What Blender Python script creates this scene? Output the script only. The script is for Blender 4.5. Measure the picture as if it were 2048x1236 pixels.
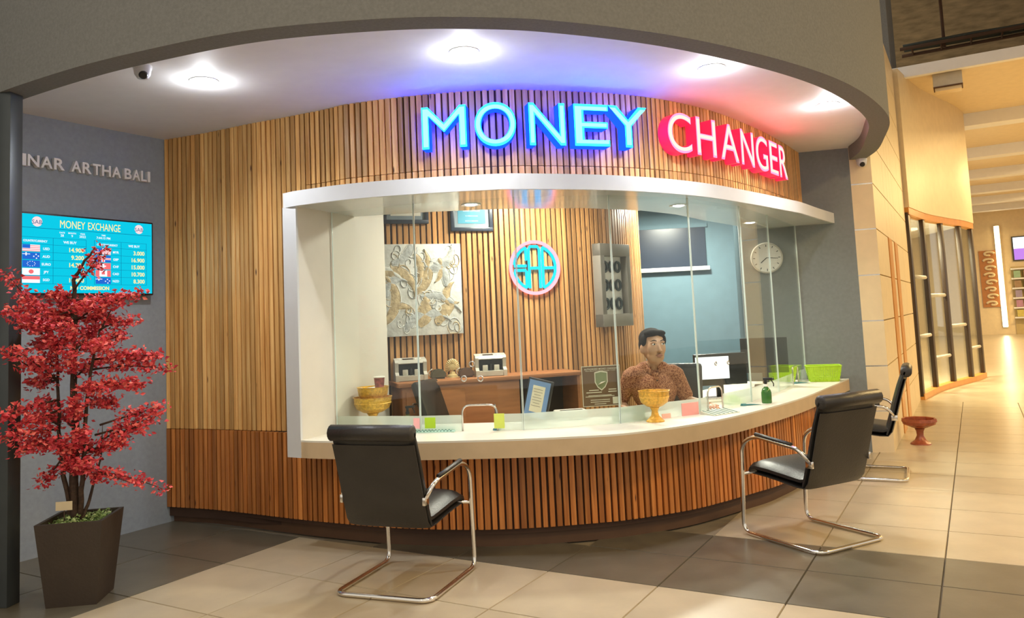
import bpy, bmesh, math, random
from mathutils import Vector, Matrix
random.seed(7)
S = bpy.context.scene
for o in list(bpy.data.objects): bpy.data.objects.remove(o)
COL = S.collection
R = math.radians

# ------------------------------------------------------------------ camera
F, PY, PIT, ROL, CH = 1572.6, 510.5, .08244, -.0451, 1.5      # focal length / optical centre in pixels of 2048x1236
fwd = Vector((0, math.cos(PIT), math.sin(PIT))); up0 = Vector((0, -math.sin(PIT), math.cos(PIT))); rt0 = Vector((1, 0, 0))
rt = math.cos(ROL)*rt0 + math.sin(ROL)*up0
upv = -math.sin(ROL)*rt0 + math.cos(ROL)*up0
cam = bpy.data.cameras.new('camera'); camo = bpy.data.objects.new('camera', cam); COL.objects.link(camo)
cam.sensor_width = 36; cam.lens = F/2048*36; cam.shift_y = -(618-PY)/2048; cam.clip_end = 300
Mc = Matrix((rt, upv, -fwd)).transposed().to_4x4(); Mc.translation = (0, 0, CH)
camo.matrix_world = Mc
S.camera = camo
EYE = Vector((0, 0, CH))
def ray(x, y): return (x-1024)/F*rt - (y-PY)/F*upv + fwd
def onz(x, y, z):
    d = ray(x, y); return EYE + d*((z-CH)/d.z)
def aty(x, y, Y):
    d = ray(x, y); return EYE + d*(Y/d.y)
def onpl(x, y, p, n):
    d = ray(x, y); return EYE + d*((Vector(p)-EYE).dot(n)/d.dot(n))
def proj(P):
    v = Vector(P)-EYE; z = v.dot(fwd); return 1024+F*v.dot(rt)/z, PY-F*v.dot(upv)/z, z

# ------------------------------------------------------------------ world, exposure
w = bpy.data.worlds.new('world'); S.world = w; w.use_nodes = True
bg = w.node_tree.nodes['Background']; bg.inputs[0].default_value = (1, .93, .82, 1); bg.inputs[1].default_value = .46
S.view_settings.view_transform = 'Standard'; S.view_settings.look = 'None'
S.view_settings.exposure = 0.85; S.view_settings.gamma = 1; S.view_settings.use_curve_mapping = False

# ------------------------------------------------------------------ helpers
def wm(o):
    return wm(o.parent) @ o.matrix_basis if o.parent else o.matrix_basis.copy()
def tag(o, label=None, cat=None, group=None, kind=None):
    if label: o['label'] = label
    if cat: o['category'] = cat
    if group: o['group'] = group
    if kind: o['kind'] = kind
    return o
def thing(name, label, cat, loc=(0, 0, 0), rz=0, group=None):
    o = bpy.data.objects.new(name, None); COL.objects.link(o); o.empty_display_size = .1
    o.matrix_basis = Matrix.Translation(loc) @ Matrix.Rotation(rz, 4, 'Z')
    return tag(o, label, cat, group)
def mk(name, V, Fc, mat, parent=None, smooth=False, wv=False, M=None, auto=False):
    """V: vertices. wv: given in world space. M: world matrix the vertices are relative to."""
    V = [Vector(v) for v in V]
    o = bpy.data.objects.new(name, None) if False else None
    if M is not None:
        basis = wm(parent).inverted() @ M if parent else M
    elif parent is not None:
        basis = Matrix.Identity(4)
        if wv:
            Mi = wm(parent).inverted(); V = [Mi @ v for v in V]
    else:
        xs = [v.x for v in V]; ys = [v.y for v in V]; zs = [v.z for v in V]
        c = Vector(((min(xs)+max(xs))/2, (min(ys)+max(ys))/2, min(zs))); V = [v-c for v in V]
        basis = Matrix.Translation(c)
    me = bpy.data.meshes.new(name); me.from_pydata([tuple(v) for v in V], [], Fc); me.update()
    bm = bmesh.new(); bm.from_mesh(me); bmesh.ops.recalc_face_normals(bm, faces=bm.faces); bm.to_mesh(me); bm.free()
    if mat: me.materials.append(mat)
    if smooth:
        for p in me.polygons: p.use_smooth = True
    o = bpy.data.objects.new(name, me); COL.objects.link(o); o.parent = parent; o.matrix_basis = basis
    if auto:
        sharp(me)
    return o
def sharp(me, ang=35):
    for p in me.polygons: p.use_smooth = True
    bm = bmesh.new(); bm.from_mesh(me)
    for e in bm.edges:
        if len(e.link_faces) == 2 and e.calc_face_angle(0) > R(ang): e.smooth = False
    bm.to_mesh(me); bm.free()
def fin_bm(name, bm, mat, parent=None, M=None, smooth=False, auto=False, wv=False):
    bm.verts.index_update()
    V = [v.co.copy() for v in bm.verts]; Fc = [[v.index for v in f.verts] for f in bm.faces]; bm.free()
    return mk(name, V, Fc, mat, parent, smooth, wv, M, auto)
def TR(loc, rz=0, rx=0, ry=0):
    return Matrix.Translation(loc) @ Matrix.Rotation(rz, 4, 'Z') @ Matrix.Rotation(ry, 4, 'Y') @ Matrix.Rotation(rx, 4, 'X')
def addbox(bm, size, c=(0, 0, 0), bev=0, M=None):
    r = bmesh.ops.create_cube(bm, size=1); vs = r['verts']
    for v in vs: v.co = Vector((v.co.x*size[0]+c[0], v.co.y*size[1]+c[1], v.co.z*size[2]+c[2]))
    if bev:
        es = list({e for v in vs for e in v.link_edges})
        r2 = bmesh.ops.bevel(bm, geom=es, offset=bev, segments=2, affect='EDGES', profile=.5)
        vs = list({v for f in r2['faces'] for v in f.verts} | {v for v in vs if v.is_valid})
    if M:
        for v in vs: v.co = M @ v.co
def box(name, size, c, mat, parent=None, bev=0, M=None, auto=False):
    bm = bmesh.new(); addbox(bm, size, c, bev)
    return fin_bm(name, bm, mat, parent, M, auto=bool(bev) or auto)
def prism(name, poly, z0, z1, mat, parent=None, wv=False, M=None, auto=False):
    n = len(poly); V = [(p[0], p[1], z0) for p in poly] + [(p[0], p[1], z1) for p in poly]
    Fc = [list(range(n))[::-1], list(range(n, 2*n))] + [[i, (i+1) % n, (i+1) % n+n, i+n] for i in range(n)]
    return mk(name, V, Fc, mat, parent, False, wv, M, auto)
def lathe(name, prof, mat, parent=None, M=None, seg=28, auto=True, wob=None):
    V, Fc = [], []
    n = len(prof)
    for k in range(seg):
        a = 2*math.pi*k/seg; g = wob(a) if wob else 1
        for r, z in prof: V.append((max(r, 1e-4)*math.cos(a)*g, max(r, 1e-4)*math.sin(a)*g, z))
    for k in range(seg):
        b, c = k*n, ((k+1) % seg)*n
        for i in range(n-1): Fc.append([b+i, c+i, c+i+1, b+i+1])
    Fc.append([k*n for k in range(seg)]); Fc.append([k*n+n-1 for k in range(seg)])
    return mk(name, V, Fc, mat, parent, False, False, M if M is not None else (None if parent else Matrix.Identity(4)), auto)
def fillet(P, r, n=6):
    P = [Vector(p) for p in P]; out = [P[0]]
    for i in range(1, len(P)-1):
        a, b, c = P[i-1], P[i], P[i+1]; u = (a-b); v = (c-b); rr = min(r, u.length*.48, v.length*.48)
        p0 = b+u.normalized()*rr; p1 = b+v.normalized()*rr
        for k in range(n+1):
            t = k/n; out.append(p0*(1-t)**2 + b*2*t*(1-t) + p1*t*t)
    out.append(P[-1]); return out
def tubegeo(P, r, seg=10, closed=False):
    P = [Vector(p) for p in P]; n = len(P); V, Fc = [], []
    rad = r if isinstance(r, (list, tuple)) else [r]*n
    T = []
    for i in range(n):
        a = P[(i-1) % n] if (closed or i > 0) else P[i]; b = P[(i+1) % n] if (closed or i < n-1) else P[i]
        T.append((b-a).normalized())
    nrm = T[0].orthogonal().normalized()
    for i in range(n):
        nrm = (nrm - T[i]*nrm.dot(T[i]))
        nrm = nrm.normalized() if nrm.length > 1e-6 else T[i].orthogonal().normalized()
        bn = T[i].cross(nrm)
        for k in range(seg):
            a = 2*math.pi*k/seg; V.append(P[i] + (nrm*math.cos(a)+bn*math.sin(a))*rad[i])
    m = n if closed else n-1
    for i in range(m):
        for k in range(seg):
            a, b = i*seg, ((i+1) % n)*seg; Fc.append([a+k, a+(k+1) % seg, b+(k+1) % seg, b+k])
    if not closed: Fc += [list(range(seg))[::-1], list(range((n-1)*seg, n*seg))]
    return V, Fc
def tube(name, P, r, mat, parent=None, seg=10, closed=False, wv=False, M=None):
    V, Fc = tubegeo(P, r, seg, closed)
    return mk(name, V, Fc, mat, parent, True, wv, M)
def cat(P, n=16):
    P = [Vector((p[0], p[1])) for p in P]; P = [2*P[0]-P[1]]+P+[2*P[-1]-P[-2]]; out = []
    for i in range(1, len(P)-2):
        a, b, c, d = P[i-1:i+3]
        for k in range(n):
            t = k/n; out.append(.5*(2*b+(c-a)*t+(2*a-5*b+4*c-d)*t*t+(3*b-a-3*c+d)*t**3))
    out.append(P[-2]); return out
class Curve:
    def __init__(s, P, n=16):
        s.p = cat(P, n); s.s = [0]
        for i in range(len(s.p)-1): s.s.append(s.s[-1]+(s.p[i+1]-s.p[i]).length)
        s.len = s.s[-1]
    def at(s, u):
        u = min(max(u, 0), s.len-1e-6); i = 0
        while s.s[i+1] < u: i += 1
        t = (u-s.s[i])/(s.s[i+1]-s.s[i]); a, b = s.p[i], s.p[i+1]; d = (b-a).normalized()
        return a*(1-t)+b*t, d            # position, tangent;  normal towards the viewer = (d.y, -d.x)
    def off(s, k):
        out = []
        for i in range(len(s.p)):
            a = s.p[max(i-1, 0)]; b = s.p[min(i+1, len(s.p)-1)]; d = (b-a).normalized()
            out.append(s.p[i] + Vector((d.y, -d.x))*k)
        return out
    def hit(s, x, y, off=0):
        d = ray(x, y); q = s.off(off)
        for i in range(len(q)-1):
            a, b = q[i], q[i+1]; t = b-a; det = d.x*(-t.y)+t.x*d.y
            if abs(det) < 1e-9: continue
            k = (a.x*(-t.y)+t.x*a.y)/det; u = (d.x*a.y-d.y*a.x)/det
            if 0 <= u <= 1 and k > 0: return s.s[i]+u*(s.s[i+1]-s.s[i]), CH+k*d.z
def ribbon(name, A, B, z0, z1, mat, parent=None, auto=True):
    n = len(A)
    V = [(p[0], p[1], z0) for p in A]+[(p[0], p[1], z1) for p in A]+[(p[0], p[1], z0) for p in B]+[(p[0], p[1], z1) for p in B]
    Fc = []
    for i in range(n-1):
        Fc += [[i, i+1, n+i+1, n+i], [2*n+i, 2*n+i+1, 3*n+i+1, 3*n+i], [i, i+1, 2*n+i+1, 2*n+i], [n+i, n+i+1, 3*n+i+1, 3*n+i]]
    Fc += [[0, n, 3*n, 2*n], [n-1, 2*n-1, 4*n-1, 3*n-1]]
    return mk(name, V, Fc, mat, parent, False, parent is not None, None, auto)
def copytree(o, parent=None):
    c = o.copy(); COL.objects.link(c); c.parent = parent
    for ch in [k for k in bpy.data.objects if k.parent == o]: copytree(ch, c)
    return c
def frame(o, x, y):
    x = Vector(x).normalized(); y = Vector(y); y = (y-x*y.dot(x)).normalized(); z = x.cross(y)
    M = Matrix((x, y, z)).transposed().to_4x4(); M.translation = Vector(o); return M
def text(name, body, h, mat, parent, M, depth=.001, bold=0, align='LEFT', width=None, kern=1.0, cap=.7):
    """h = cap height. M: world matrix (x along the line, y up, z out)."""
    cu = bpy.data.curves.new(name, 'FONT'); cu.body = body; cu.size = h/cap; cu.extrude = depth; cu.offset = bold*h
    cu.align_x = align; cu.space_character = kern; cu.resolution_u = 3 if h < .2 else 10
    t = bpy.data.objects.new(name, cu); COL.objects.link(t)
    dg = bpy.context.evaluated_depsgraph_get(); me = bpy.data.meshes.new_from_object(t.evaluated_get(dg))
    bpy.data.objects.remove(t); me.materials.clear(); me.materials.append(mat)
    if width:
        xs = [v.co.x for v in me.vertices]; w0 = max(xs)-min(xs); c = 0 if align == 'LEFT' else 0
        k = width/max(w0, 1e-5)
        for v in me.vertices: v.co.x = v.co.x*k
    if align == 'LEFT' and len(me.vertices):
        x0 = min(v.co.x for v in me.vertices)
        for v in me.vertices: v.co.x -= x0
    me.name = name
    o = bpy.data.objects.new(name, me); COL.objects.link(o); o.parent = parent
    o.matrix_basis = (wm(parent).inverted() @ M) if parent else M
    return o

# ------------------------------------------------------------------ materials
def mat(name, col, rough=.5, metal=0, em=None, es=0, var=.08, vs=8, bump=0, bs=60, spec=.5, trans=0, alpha=1, coat=0, stretch=(1, 1, 1)):
    m = bpy.data.materials.new(name); m.use_nodes = True; nt = m.node_tree; N = nt.nodes; L = nt.links; b = N['Principled BSDF']
    b.inputs['Roughness'].default_value = rough; b.inputs['Metallic'].default_value = metal
    b.inputs['Specular IOR Level'].default_value = spec; b.inputs['Coat Weight'].default_value = coat
    b.inputs['Transmission Weight'].default_value = trans; b.inputs['Alpha'].default_value = alpha
    tc = N.new('ShaderNodeTexCoord'); mp = N.new('ShaderNodeMapping'); mp.inputs['Scale'].default_value = stretch
    L.new(tc.outputs['Object'], mp.inputs[0])
    nz = N.new('ShaderNodeTexNoise'); nz.inputs['Scale'].default_value = vs; nz.inputs['Detail'].default_value = 4; L.new(mp.outputs[0], nz.inputs[0])
    cr = N.new('ShaderNodeValToRGB'); cr.color_ramp.elements[0].position = .3; cr.color_ramp.elements[1].position = .7
    cr.color_ramp.elements[0].color = [c*(1-var) for c in col]+[1]; cr.color_ramp.elements[1].color = [min(c*(1+var), 1) for c in col]+[1]
    L.new(nz.outputs[0], cr.inputs[0]); L.new(cr.outputs[0], b.inputs['Base Color'])
    if em: b.inputs['Emission Color'].default_value = (*em, 1); b.inputs['Emission Strength'].default_value = es
    if bump:
        n2 = N.new('ShaderNodeTexNoise'); n2.inputs['Scale'].default_value = bs; n2.inputs['Detail'].default_value = 3; L.new(tc.outputs['Object'], n2.inputs[0])
        bp = N.new('ShaderNodeBump'); bp.inputs['Strength'].default_value = bump; bp.inputs['Distance'].default_value = .01
        L.new(n2.outputs[0], bp.inputs['Height']); L.new(bp.outputs[0], b.inputs['Normal'])
    return m
def wood(name, c0, c1, c2, rough=.38, knots=True, scale=1):
    m = bpy.data.materials.new(name); m.use_nodes = True; nt = m.node_tree; N = nt.nodes; L = nt.links; b = N['Principled BSDF']
    b.inputs['Roughness'].default_value = rough; b.inputs['Specular IOR Level'].default_value = .45
    tc = N.new('ShaderNodeTexCoord'); oi = N.new('ShaderNodeObjectInfo')
    mu = N.new('ShaderNodeVectorMath'); mu.operation = 'SCALE'; mu.inputs[0].default_value = (17, 31, 23); L.new(oi.outputs['Random'], mu.inputs['Scale'])
    ad = N.new('ShaderNodeVectorMath'); L.new(tc.outputs['Object'], ad.inputs[0]); L.new(mu.outputs[0], ad.inputs[1])
    mp = N.new('ShaderNodeMapping'); mp.inputs['Scale'].default_value = (38*scale, 38*scale, 1.6*scale); L.new(ad.outputs[0], mp.inputs[0])
    nz = N.new('ShaderNodeTexNoise'); nz.inputs['Scale'].default_value = 1; nz.inputs['Detail'].default_value = 6; nz.inputs['Distortion'].default_value = .6; L.new(mp.outputs[0], nz.inputs[0])
    cr = N.new('ShaderNodeValToRGB'); e = cr.color_ramp.elements; e[0].position = .28; e[0].color = (*c0, 1); e[1].position = .72; e[1].color = (*c2, 1)
    k = e.new(.5); k.color = (*c1, 1); L.new(nz.outputs[0], cr.inputs[0])
    hs = N.new('ShaderNodeHueSaturation'); mr = N.new('ShaderNodeMapRange'); mr.inputs['To Min'].default_value = .62; mr.inputs['To Max'].default_value = 1.2
    L.new(oi.outputs['Random'], mr.inputs[0]); L.new(mr.outputs[0], hs.inputs['Value']); L.new(cr.outputs[0], hs.inputs['Color'])
    out = hs.outputs[0]
    if knots:
        m2 = N.new('ShaderNodeMapping'); m2.inputs['Scale'].default_value = (12, 12, 3.0); L.new(ad.outputs[0], m2.inputs[0])
        vo = N.new('ShaderNodeTexVoronoi'); vo.inputs['Scale'].default_value = 1; L.new(m2.outputs[0], vo.inputs[0])
        r2 = N.new('ShaderNodeValToRGB'); r2.color_ramp.elements[0].position = .035; r2.color_ramp.elements[0].color = (1, 1, 1, 1); r2.color_ramp.elements[1].position = .1; r2.color_ramp.elements[1].color = (0, 0, 0, 1)
        L.new(vo.outputs['Distance'], r2.inputs[0])
        mx = N.new('ShaderNodeMixRGB'); mx.inputs[2].default_value = (.09, .03, .012, 1); L.new(r2.outputs[0], mx.inputs[0]); L.new(out, mx.inputs[1]); out = mx.outputs[0]
    L.new(out, b.inputs['Base Color']); return m
def island(name, cols, rough=.5, trans=0):
    m = bpy.data.materials.new(name); m.use_nodes = True; nt = m.node_tree; N = nt.nodes; L = nt.links; b = N['Principled BSDF']
    g = N.new('ShaderNodeNewGeometry'); cr = N.new('ShaderNodeValToRGB'); e = cr.color_ramp.elements
    e[0].color = (*cols[0], 1); e[1].color = (*cols[-1], 1)
    for i, c in enumerate(cols[1:-1]): k = e.new((i+1)/(len(cols)-1)); k.color = (*c, 1)
    L.new(g.outputs['Random Per Island'], cr.inputs[0]); L.new(cr.outputs[0], b.inputs['Base Color']); b.inputs['Roughness'].default_value = rough
    return m
def emis(name, col, st):
    m = bpy.data.materials.new(name); m.use_nodes = True; nt = m.node_tree; nt.nodes.remove(nt.nodes['Principled BSDF'])
    e = nt.nodes.new('ShaderNodeEmission'); e.inputs[0].default_value = (*col, 1); e.inputs[1].default_value = st
    nt.links.new(e.outputs[0], nt.nodes['Material Output'].inputs[0]); return m
def glassmat(name, tint=(.93, .97, .96), refl=1.0, frost=0):
    m = bpy.data.materials.new(name); m.use_nodes = True; nt = m.node_tree; N = nt.nodes; L = nt.links; N.remove(N['Principled BSDF'])
    t = N.new('ShaderNodeBsdfTransparent'); t.inputs[0].default_value = (*tint, 1); g = N.new('ShaderNodeBsdfGlossy'); g.inputs['Roughness'].default_value = .01
    # Schlick reflectance from the angle of incidence, alike on both faces of the thin pane
    ge = N.new('ShaderNodeNewGeometry'); dt = N.new('ShaderNodeVectorMath'); dt.operation = 'DOT_PRODUCT'; L.new(ge.outputs['Normal'], dt.inputs[0]); L.new(ge.outputs['Incoming'], dt.inputs[1])
    def mth(op, a, b=None):
        q = N.new('ShaderNodeMath'); q.operation = op
        for i, v in enumerate((a, b)):
            if v is None: continue
            if isinstance(v, (int, float)): q.inputs[i].default_value = v
            else: L.new(v, q.inputs[i])
        return q.outputs[0]
    sc_ = mth('POWER', mth('SUBTRACT', 1.0, mth('ABSOLUTE', dt.outputs['Value'])), 5.0)
    mm = N.new('ShaderNodeMath'); mm.operation = 'MULTIPLY'; mm.inputs[1].default_value = refl; L.new(mth('MULTIPLY_ADD', sc_, .96), mm.inputs[0]); mm.inputs[0].links[0].from_node.inputs[2].default_value = .035
    mx = N.new('ShaderNodeMixShader'); L.new(mm.outputs[0], mx.inputs[0]); L.new(t.outputs[0], mx.inputs[1]); L.new(g.outputs[0], mx.inputs[2]); out = mx.outputs[0]
    if frost:
        d = N.new('ShaderNodeBsdfDiffuse'); d.inputs[0].default_value = (.8, .84, .78, 1); tl = N.new('ShaderNodeBsdfTranslucent'); tl.inputs[0].default_value = (.8, .84, .78, 1)
        a = N.new('ShaderNodeMixShader'); a.inputs[0].default_value = .5; L.new(d.outputs[0], a.inputs[1]); L.new(tl.outputs[0], a.inputs[2])
        nz = N.new('ShaderNodeTexNoise'); nz.inputs['Scale'].default_value = 3
        q = N.new('ShaderNodeMixShader'); q.inputs[0].default_value = frost; L.new(out, q.inputs[1]); L.new(a.outputs[0], q.inputs[2]); out = q.outputs[0]
    L.new(out, N['Material Output'].inputs[0]); return m

M_slat = wood('pine slat', (.56, .26, .07), (.72, .39, .125), (.86, .54, .21))
M_slat_low = wood('stained slat', (.34, .105, .022), (.50, .175, .038), (.64, .26, .07))
M_slat_in = wood('inner slat', (.40, .18, .055), (.53, .26, .09), (.66, .36, .145))
M_wallback = mat('dark backing board', (.055, .026, .014), .8)
M_grey = mat('blue grey plaster', (.29, .33, .37), .85, bump=.12, bs=220, var=.06, vs=30)
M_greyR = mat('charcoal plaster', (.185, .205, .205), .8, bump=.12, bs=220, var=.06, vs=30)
M_bulk = mat('grey textured plaster', (.185, .187, .18), .9, bump=.25, bs=260, var=.10, vs=60)
M_white = mat('white laminate', (.60, .61, .62), .32, var=.02)
M_soff = mat('white ceiling paint', (.80, .80, .81), .6, var=.02)
M_canun = mat('glossy white underside', (.62, .66, .65), .14, var=.02)
M_top = mat('cream counter laminate', (.66, .635, .55), .3, var=.02)
M_fasc = mat('beige counter edge', (.52, .39, .24), .5, var=.05)
M_jamb = mat('cream side panel', (.64, .60, .52), .5, var=.02)
M_toe = mat('brown kick board', (.10, .05, .025), .6)
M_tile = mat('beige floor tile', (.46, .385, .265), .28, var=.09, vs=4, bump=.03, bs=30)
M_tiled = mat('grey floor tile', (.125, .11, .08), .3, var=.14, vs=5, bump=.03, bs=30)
M_grout = mat('floor grout', (.24, .2, .14), .8)
M_black = mat('black leather', (.014, .0135, .013), .38, var=.15, bump=.15, bs=90)
M_brownl = mat('dark brown leather', (.026, .022, .018), .42, var=.15, bump=.15, bs=90)
M_chrome = mat('chrome tube', (.80, .76, .70), .14, 1, var=.03)
M_blk = mat('black plastic', (.012, .012, .013), .4)
M_dk = mat('dark grey metal', (.06, .07, .075), .4, .3)
M_steel = mat('steel', (.62, .6, .56), .25, 1)
M_gold = mat('gold lacquer', (.70, .40, .06), .35, .35, var=.25, vs=60, bump=.5, bs=120)
M_red = mat('carved red wood', (.30, .075, .03), .35, var=.25, vs=30)
M_machine = mat('pale grey plastic', (.52, .49, .42), .45)
M_desk = mat('brown desk veneer', (.36, .145, .055), .4, var=.15, vs=3, stretch=(1, 1, 8))
M_lime = mat('lime plastic', (.38, .60, .02), .4)
M_gbot = mat('green bottle plastic', (.03, .13, .02), .15, var=.2)
M_glass = glassmat('clear glass', refl=.9)
M_gedge = mat('glass edge', (.62, .72, .68), .15, var=.02)
M_frost = glassmat('frosted film', refl=.5, frost=.72)
M_mul = mat('dark bronze mullion', (.035, .02, .012), .4)
M_cream = mat('cream corridor wall', (.72, .58, .36), .45, var=.04)
M_creamd = mat('ochre ceiling', (.50, .38, .17), .7, var=.05)
M_orange = mat('orange veneer strip', (.62, .27, .05), .35)
M_conc = mat('concrete soffit', (.46, .37, .24), .9, var=.3, vs=3)
M_skin = mat('skin', (.46, .25, .14), .5, var=.06)
M_hair = mat('black hair', (.008, .007, .007), .75, spec=.2, bump=.4, bs=200)
M_paper = mat('white paper', (.82, .8, .74), .8, var=.02)
M_blue = mat('blue wall paint', (.13, .22, .27), .7, var=.05)
M_navy = mat('dark blue recess', (.018, .03, .055), .3)
M_soil = mat('moss', (.12, .2, .05), .9, var=.5, vs=60)
M_pot = mat('dark brown planter', (.04, .027, .018), .55, bump=.1)
M_bark = mat('brown bark', (.055, .03, .018), .8, var=.4, vs=30, bump=.5, bs=80)
M_leaf = island('red leaf', [(.34, .016, .03), (.60, .035, .055), (.78, .085, .09), (.90, .22, .17)], .5)
M_moss = island('moss leaf', [(.08, .15, .03), (.25, .36, .12), (.45, .52, .25)], .7)

# ------------------------------------------------------------------ directions
TH = R(30.26); D = Vector((math.sin(TH), math.cos(TH))); Cc = Vector((math.cos(TH), -math.sin(TH)))   # corridor, and across it
def dc(d, c): return D*d + Cc*c
TW = R(31.8); DW = Vector((math.sin(TW), math.cos(TW))); NW = Vector((math.cos(TW), -math.sin(TW)))
W0 = Vector((-2.87, 6.5))                                                                              # corner of grey wall and slat wall
def onW(s, z, off=0): p = W0+DW*s+NW*off; return Vector((p.x, p.y, z))
ZS, ZB, ZC, ZT = 3.14, 3.0, 2.36, .75           # soffit, bulkhead underside, canopy underside, counter top
RW0 = Vector((3.569, 8.135)); RWD = Vector((-.965, .262)).normalized(); RWN = Vector((RWD.y, -RWD.x))  # right grey wall
if RWN.y > 0: RWN = -RWN

# ------------------------------------------------------------------ floor
def lit(col): return col
fl = mk('floor', [(-9, -6, -.012), (30, -6, -.012), (50, 70, -.012), (-9, 70, -.012), (-9, -6, -.1), (30, -6, -.1), (50, 70, -.1), (-9, 70, -.1)],
        [[0, 1, 2, 3], [7, 6, 5, 4], [0, 4, 5, 1], [1, 5, 6, 2], [2, 6, 7, 3], [3, 7, 4, 0]], M_grout)
tag(fl, kind='structure')
UC = Curve([(-2.87, 6.5), (-2.45, 6.33), (-2.08, 6.14), (-1.75, 5.99), (-1.35, 5.8), (-1.134, 5.68), (-.607, 5.54), (-.211, 5.494), (.147, 5.525), (.9, 5.77), (1.57, 6.25), (2.17, 6.94), (2.70, 7.68), (3.1, 8.30)])
LC = Curve([(-2.87, 6.5), (-2.45, 6.33), (-2.08, 6.13), (-1.77, 5.95), (-1.3, 5.70), (-.8, 5.48), (-.16, 5.345), (.5, 5.40), (.86, 5.5), (1.24, 5.68), (1.7, 6.03), (2.05, 6.34), (2.55, 7.0), (3.15, 8.24)])
def inside_kiosk(p):
    for i in range(len(LC.p)-1):
        a, b = LC.p[i], LC.p[i+1]
        if a.x <= p.x <= b.x: return p.y > a.y+(b.y-a.y)*(p.x-a.x)/(b.x-a.x)+.25
    return False
dl = [4.24-.67*k for k in range(5, 0, -1)]+[4.24, 4.81, 5.33]+[5.33+.625*k for k in range(1, 14)]
cl = [-5.84, -5.05, -4.37]+[-4.37+.683*k for k in range(1, 4)]+[-2.32+.6833*k for k in range(1, 9)]
tcache = {}
ntile = 0
for i in range(len(dl)-1):
    for j in range(len(cl)-1):
        d0, d1, c0, c1 = dl[i], dl[i+1], cl[j], cl[j+1]; ctr = dc((d0+d1)/2, (c0+c1)/2)
        if inside_kiosk(ctr): continue
        pr = [proj((*dc(a, b), 0)) for a in (d0, d1) for b in (c0, c1)]
        if all(p[2] < .3 or p[0] < -60 or p[0] > 2110 or p[1] > 1290 for p in pr) or any(p[2] < .3 for p in pr): continue
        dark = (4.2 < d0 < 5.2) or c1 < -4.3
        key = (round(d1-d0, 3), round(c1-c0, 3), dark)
        if key not in tcache:
            sx, sy = (c1-c0)/2-.002, (d1-d0)/2-.002; b = .003
            V = [(-sx, -sy, -.011), (sx, -sy, -.011), (sx, sy, -.011), (-sx, sy, -.011), (-sx+b, -sy+b, 0), (sx-b, -sy+b, 0), (sx-b, sy-b, 0), (-sx+b, sy-b, 0)]
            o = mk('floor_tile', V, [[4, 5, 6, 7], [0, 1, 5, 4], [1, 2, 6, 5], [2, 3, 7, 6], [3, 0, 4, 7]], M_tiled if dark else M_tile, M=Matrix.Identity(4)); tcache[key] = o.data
        else:
            o = bpy.data.objects.new('floor_tile', tcache[key]); COL.objects.link(o)
        o.parent = fl; o.matrix_basis = wm(fl).inverted() @ TR((ctr.x, ctr.y, 0), -TH); ntile += 1
# floor beyond the pieces one can pick apart: one slab of the same tile
dE = dl[-1]
far = prism('far_floor', [dc(dE, -3), dc(dE, 14), dc(48, 14), dc(48, -3)], -.011, -.0005, M_tile, fl, wv=True)
side = prism('side_floor', [dc(.9, cl[-1]+.004), dc(.9, 14), dc(dE-.004, 14), dc(dE-.004, cl[-1]+.004)], -.011, -.0005, M_tile, fl, wv=True)

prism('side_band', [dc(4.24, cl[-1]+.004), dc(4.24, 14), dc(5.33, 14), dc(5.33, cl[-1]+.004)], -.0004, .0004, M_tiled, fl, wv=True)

# ------------------------------------------------------------------ walls of the kiosk
wl = prism('wall_left', [W0+DW*.3, W0+DW*-4.2, W0+DW*-4.2-NW*.15, W0+DW*.3-NW*.15], 0, 6.2, M_grey); tag(wl, kind='structure')
p1 = RW0; p2 = RW0+RWD*1.16
wr = prism('wall_right', [p1, p2, p2-RWN*.14, p1-RWN*.14], 0, 3.3, M_greyR); tag(wr, kind='structure')
# slat wall
wf = ribbon('wall_front', UC.off(-.012), UC.off(-.11), ZC+.1, ZS+.1, M_wallback); tag(wf, kind='structure')
iL = max(i for i, p in enumerate(UC.p) if p.x < -1.52)
ribbon('backing_board', UC.off(-.012)[:iL+1], UC.off(-.11)[:iL+1], .05, ZC+.1, M_wallback, wf)
PITCH = .0478
def slatmesh(h, w=.0345, dpt=.030, m=M_slat):
    bm = bmesh.new(); addbox(bm, (w, dpt, h), (0, 0, h/2), .0025)
    bm.verts.index_update(); me = bpy.data.meshes.new('slat'); bm.to_mesh(me); bm.free(); me.materials.append(m); return me
def slat(me, parent, curve, u, z, inset=0, wig=1.0, name='slat'):
    p, t = curve.at(u); n = Vector((t.y, -t.x)); q = p+n*(.002-inset)
    o = bpy.data.objects.new(name, me); COL.objects.link(o); o.parent = parent
    o.matrix_basis = wm(parent).inverted() @ TR((q.x, q.y, z), math.atan2(t.y, t.x)) @ Matrix.Diagonal((wig, 1, 1, 1))
    return o
mU = slatmesh(ZS-2.588); mUs = slatmesh(2.585-(ZC+.1)); mF = slatmesh(ZS-.748)
u = .02; k = 0
rr = random.Random(3)
while u < UC.len-.02:
    p, t = UC.at(u); wg = rr.uniform(.9, 1.12)
    if p.x < -1.53: slat(mF, wf, UC, u, .748, rr.uniform(0, .004), wg)
    else:
        slat(mU, wf, UC, u, 2.588, rr.uniform(0, .002), wg); slat(mUs, wf, UC, u, ZC+.1, rr.uniform(0, .003), wg)
    u += PITCH
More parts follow.
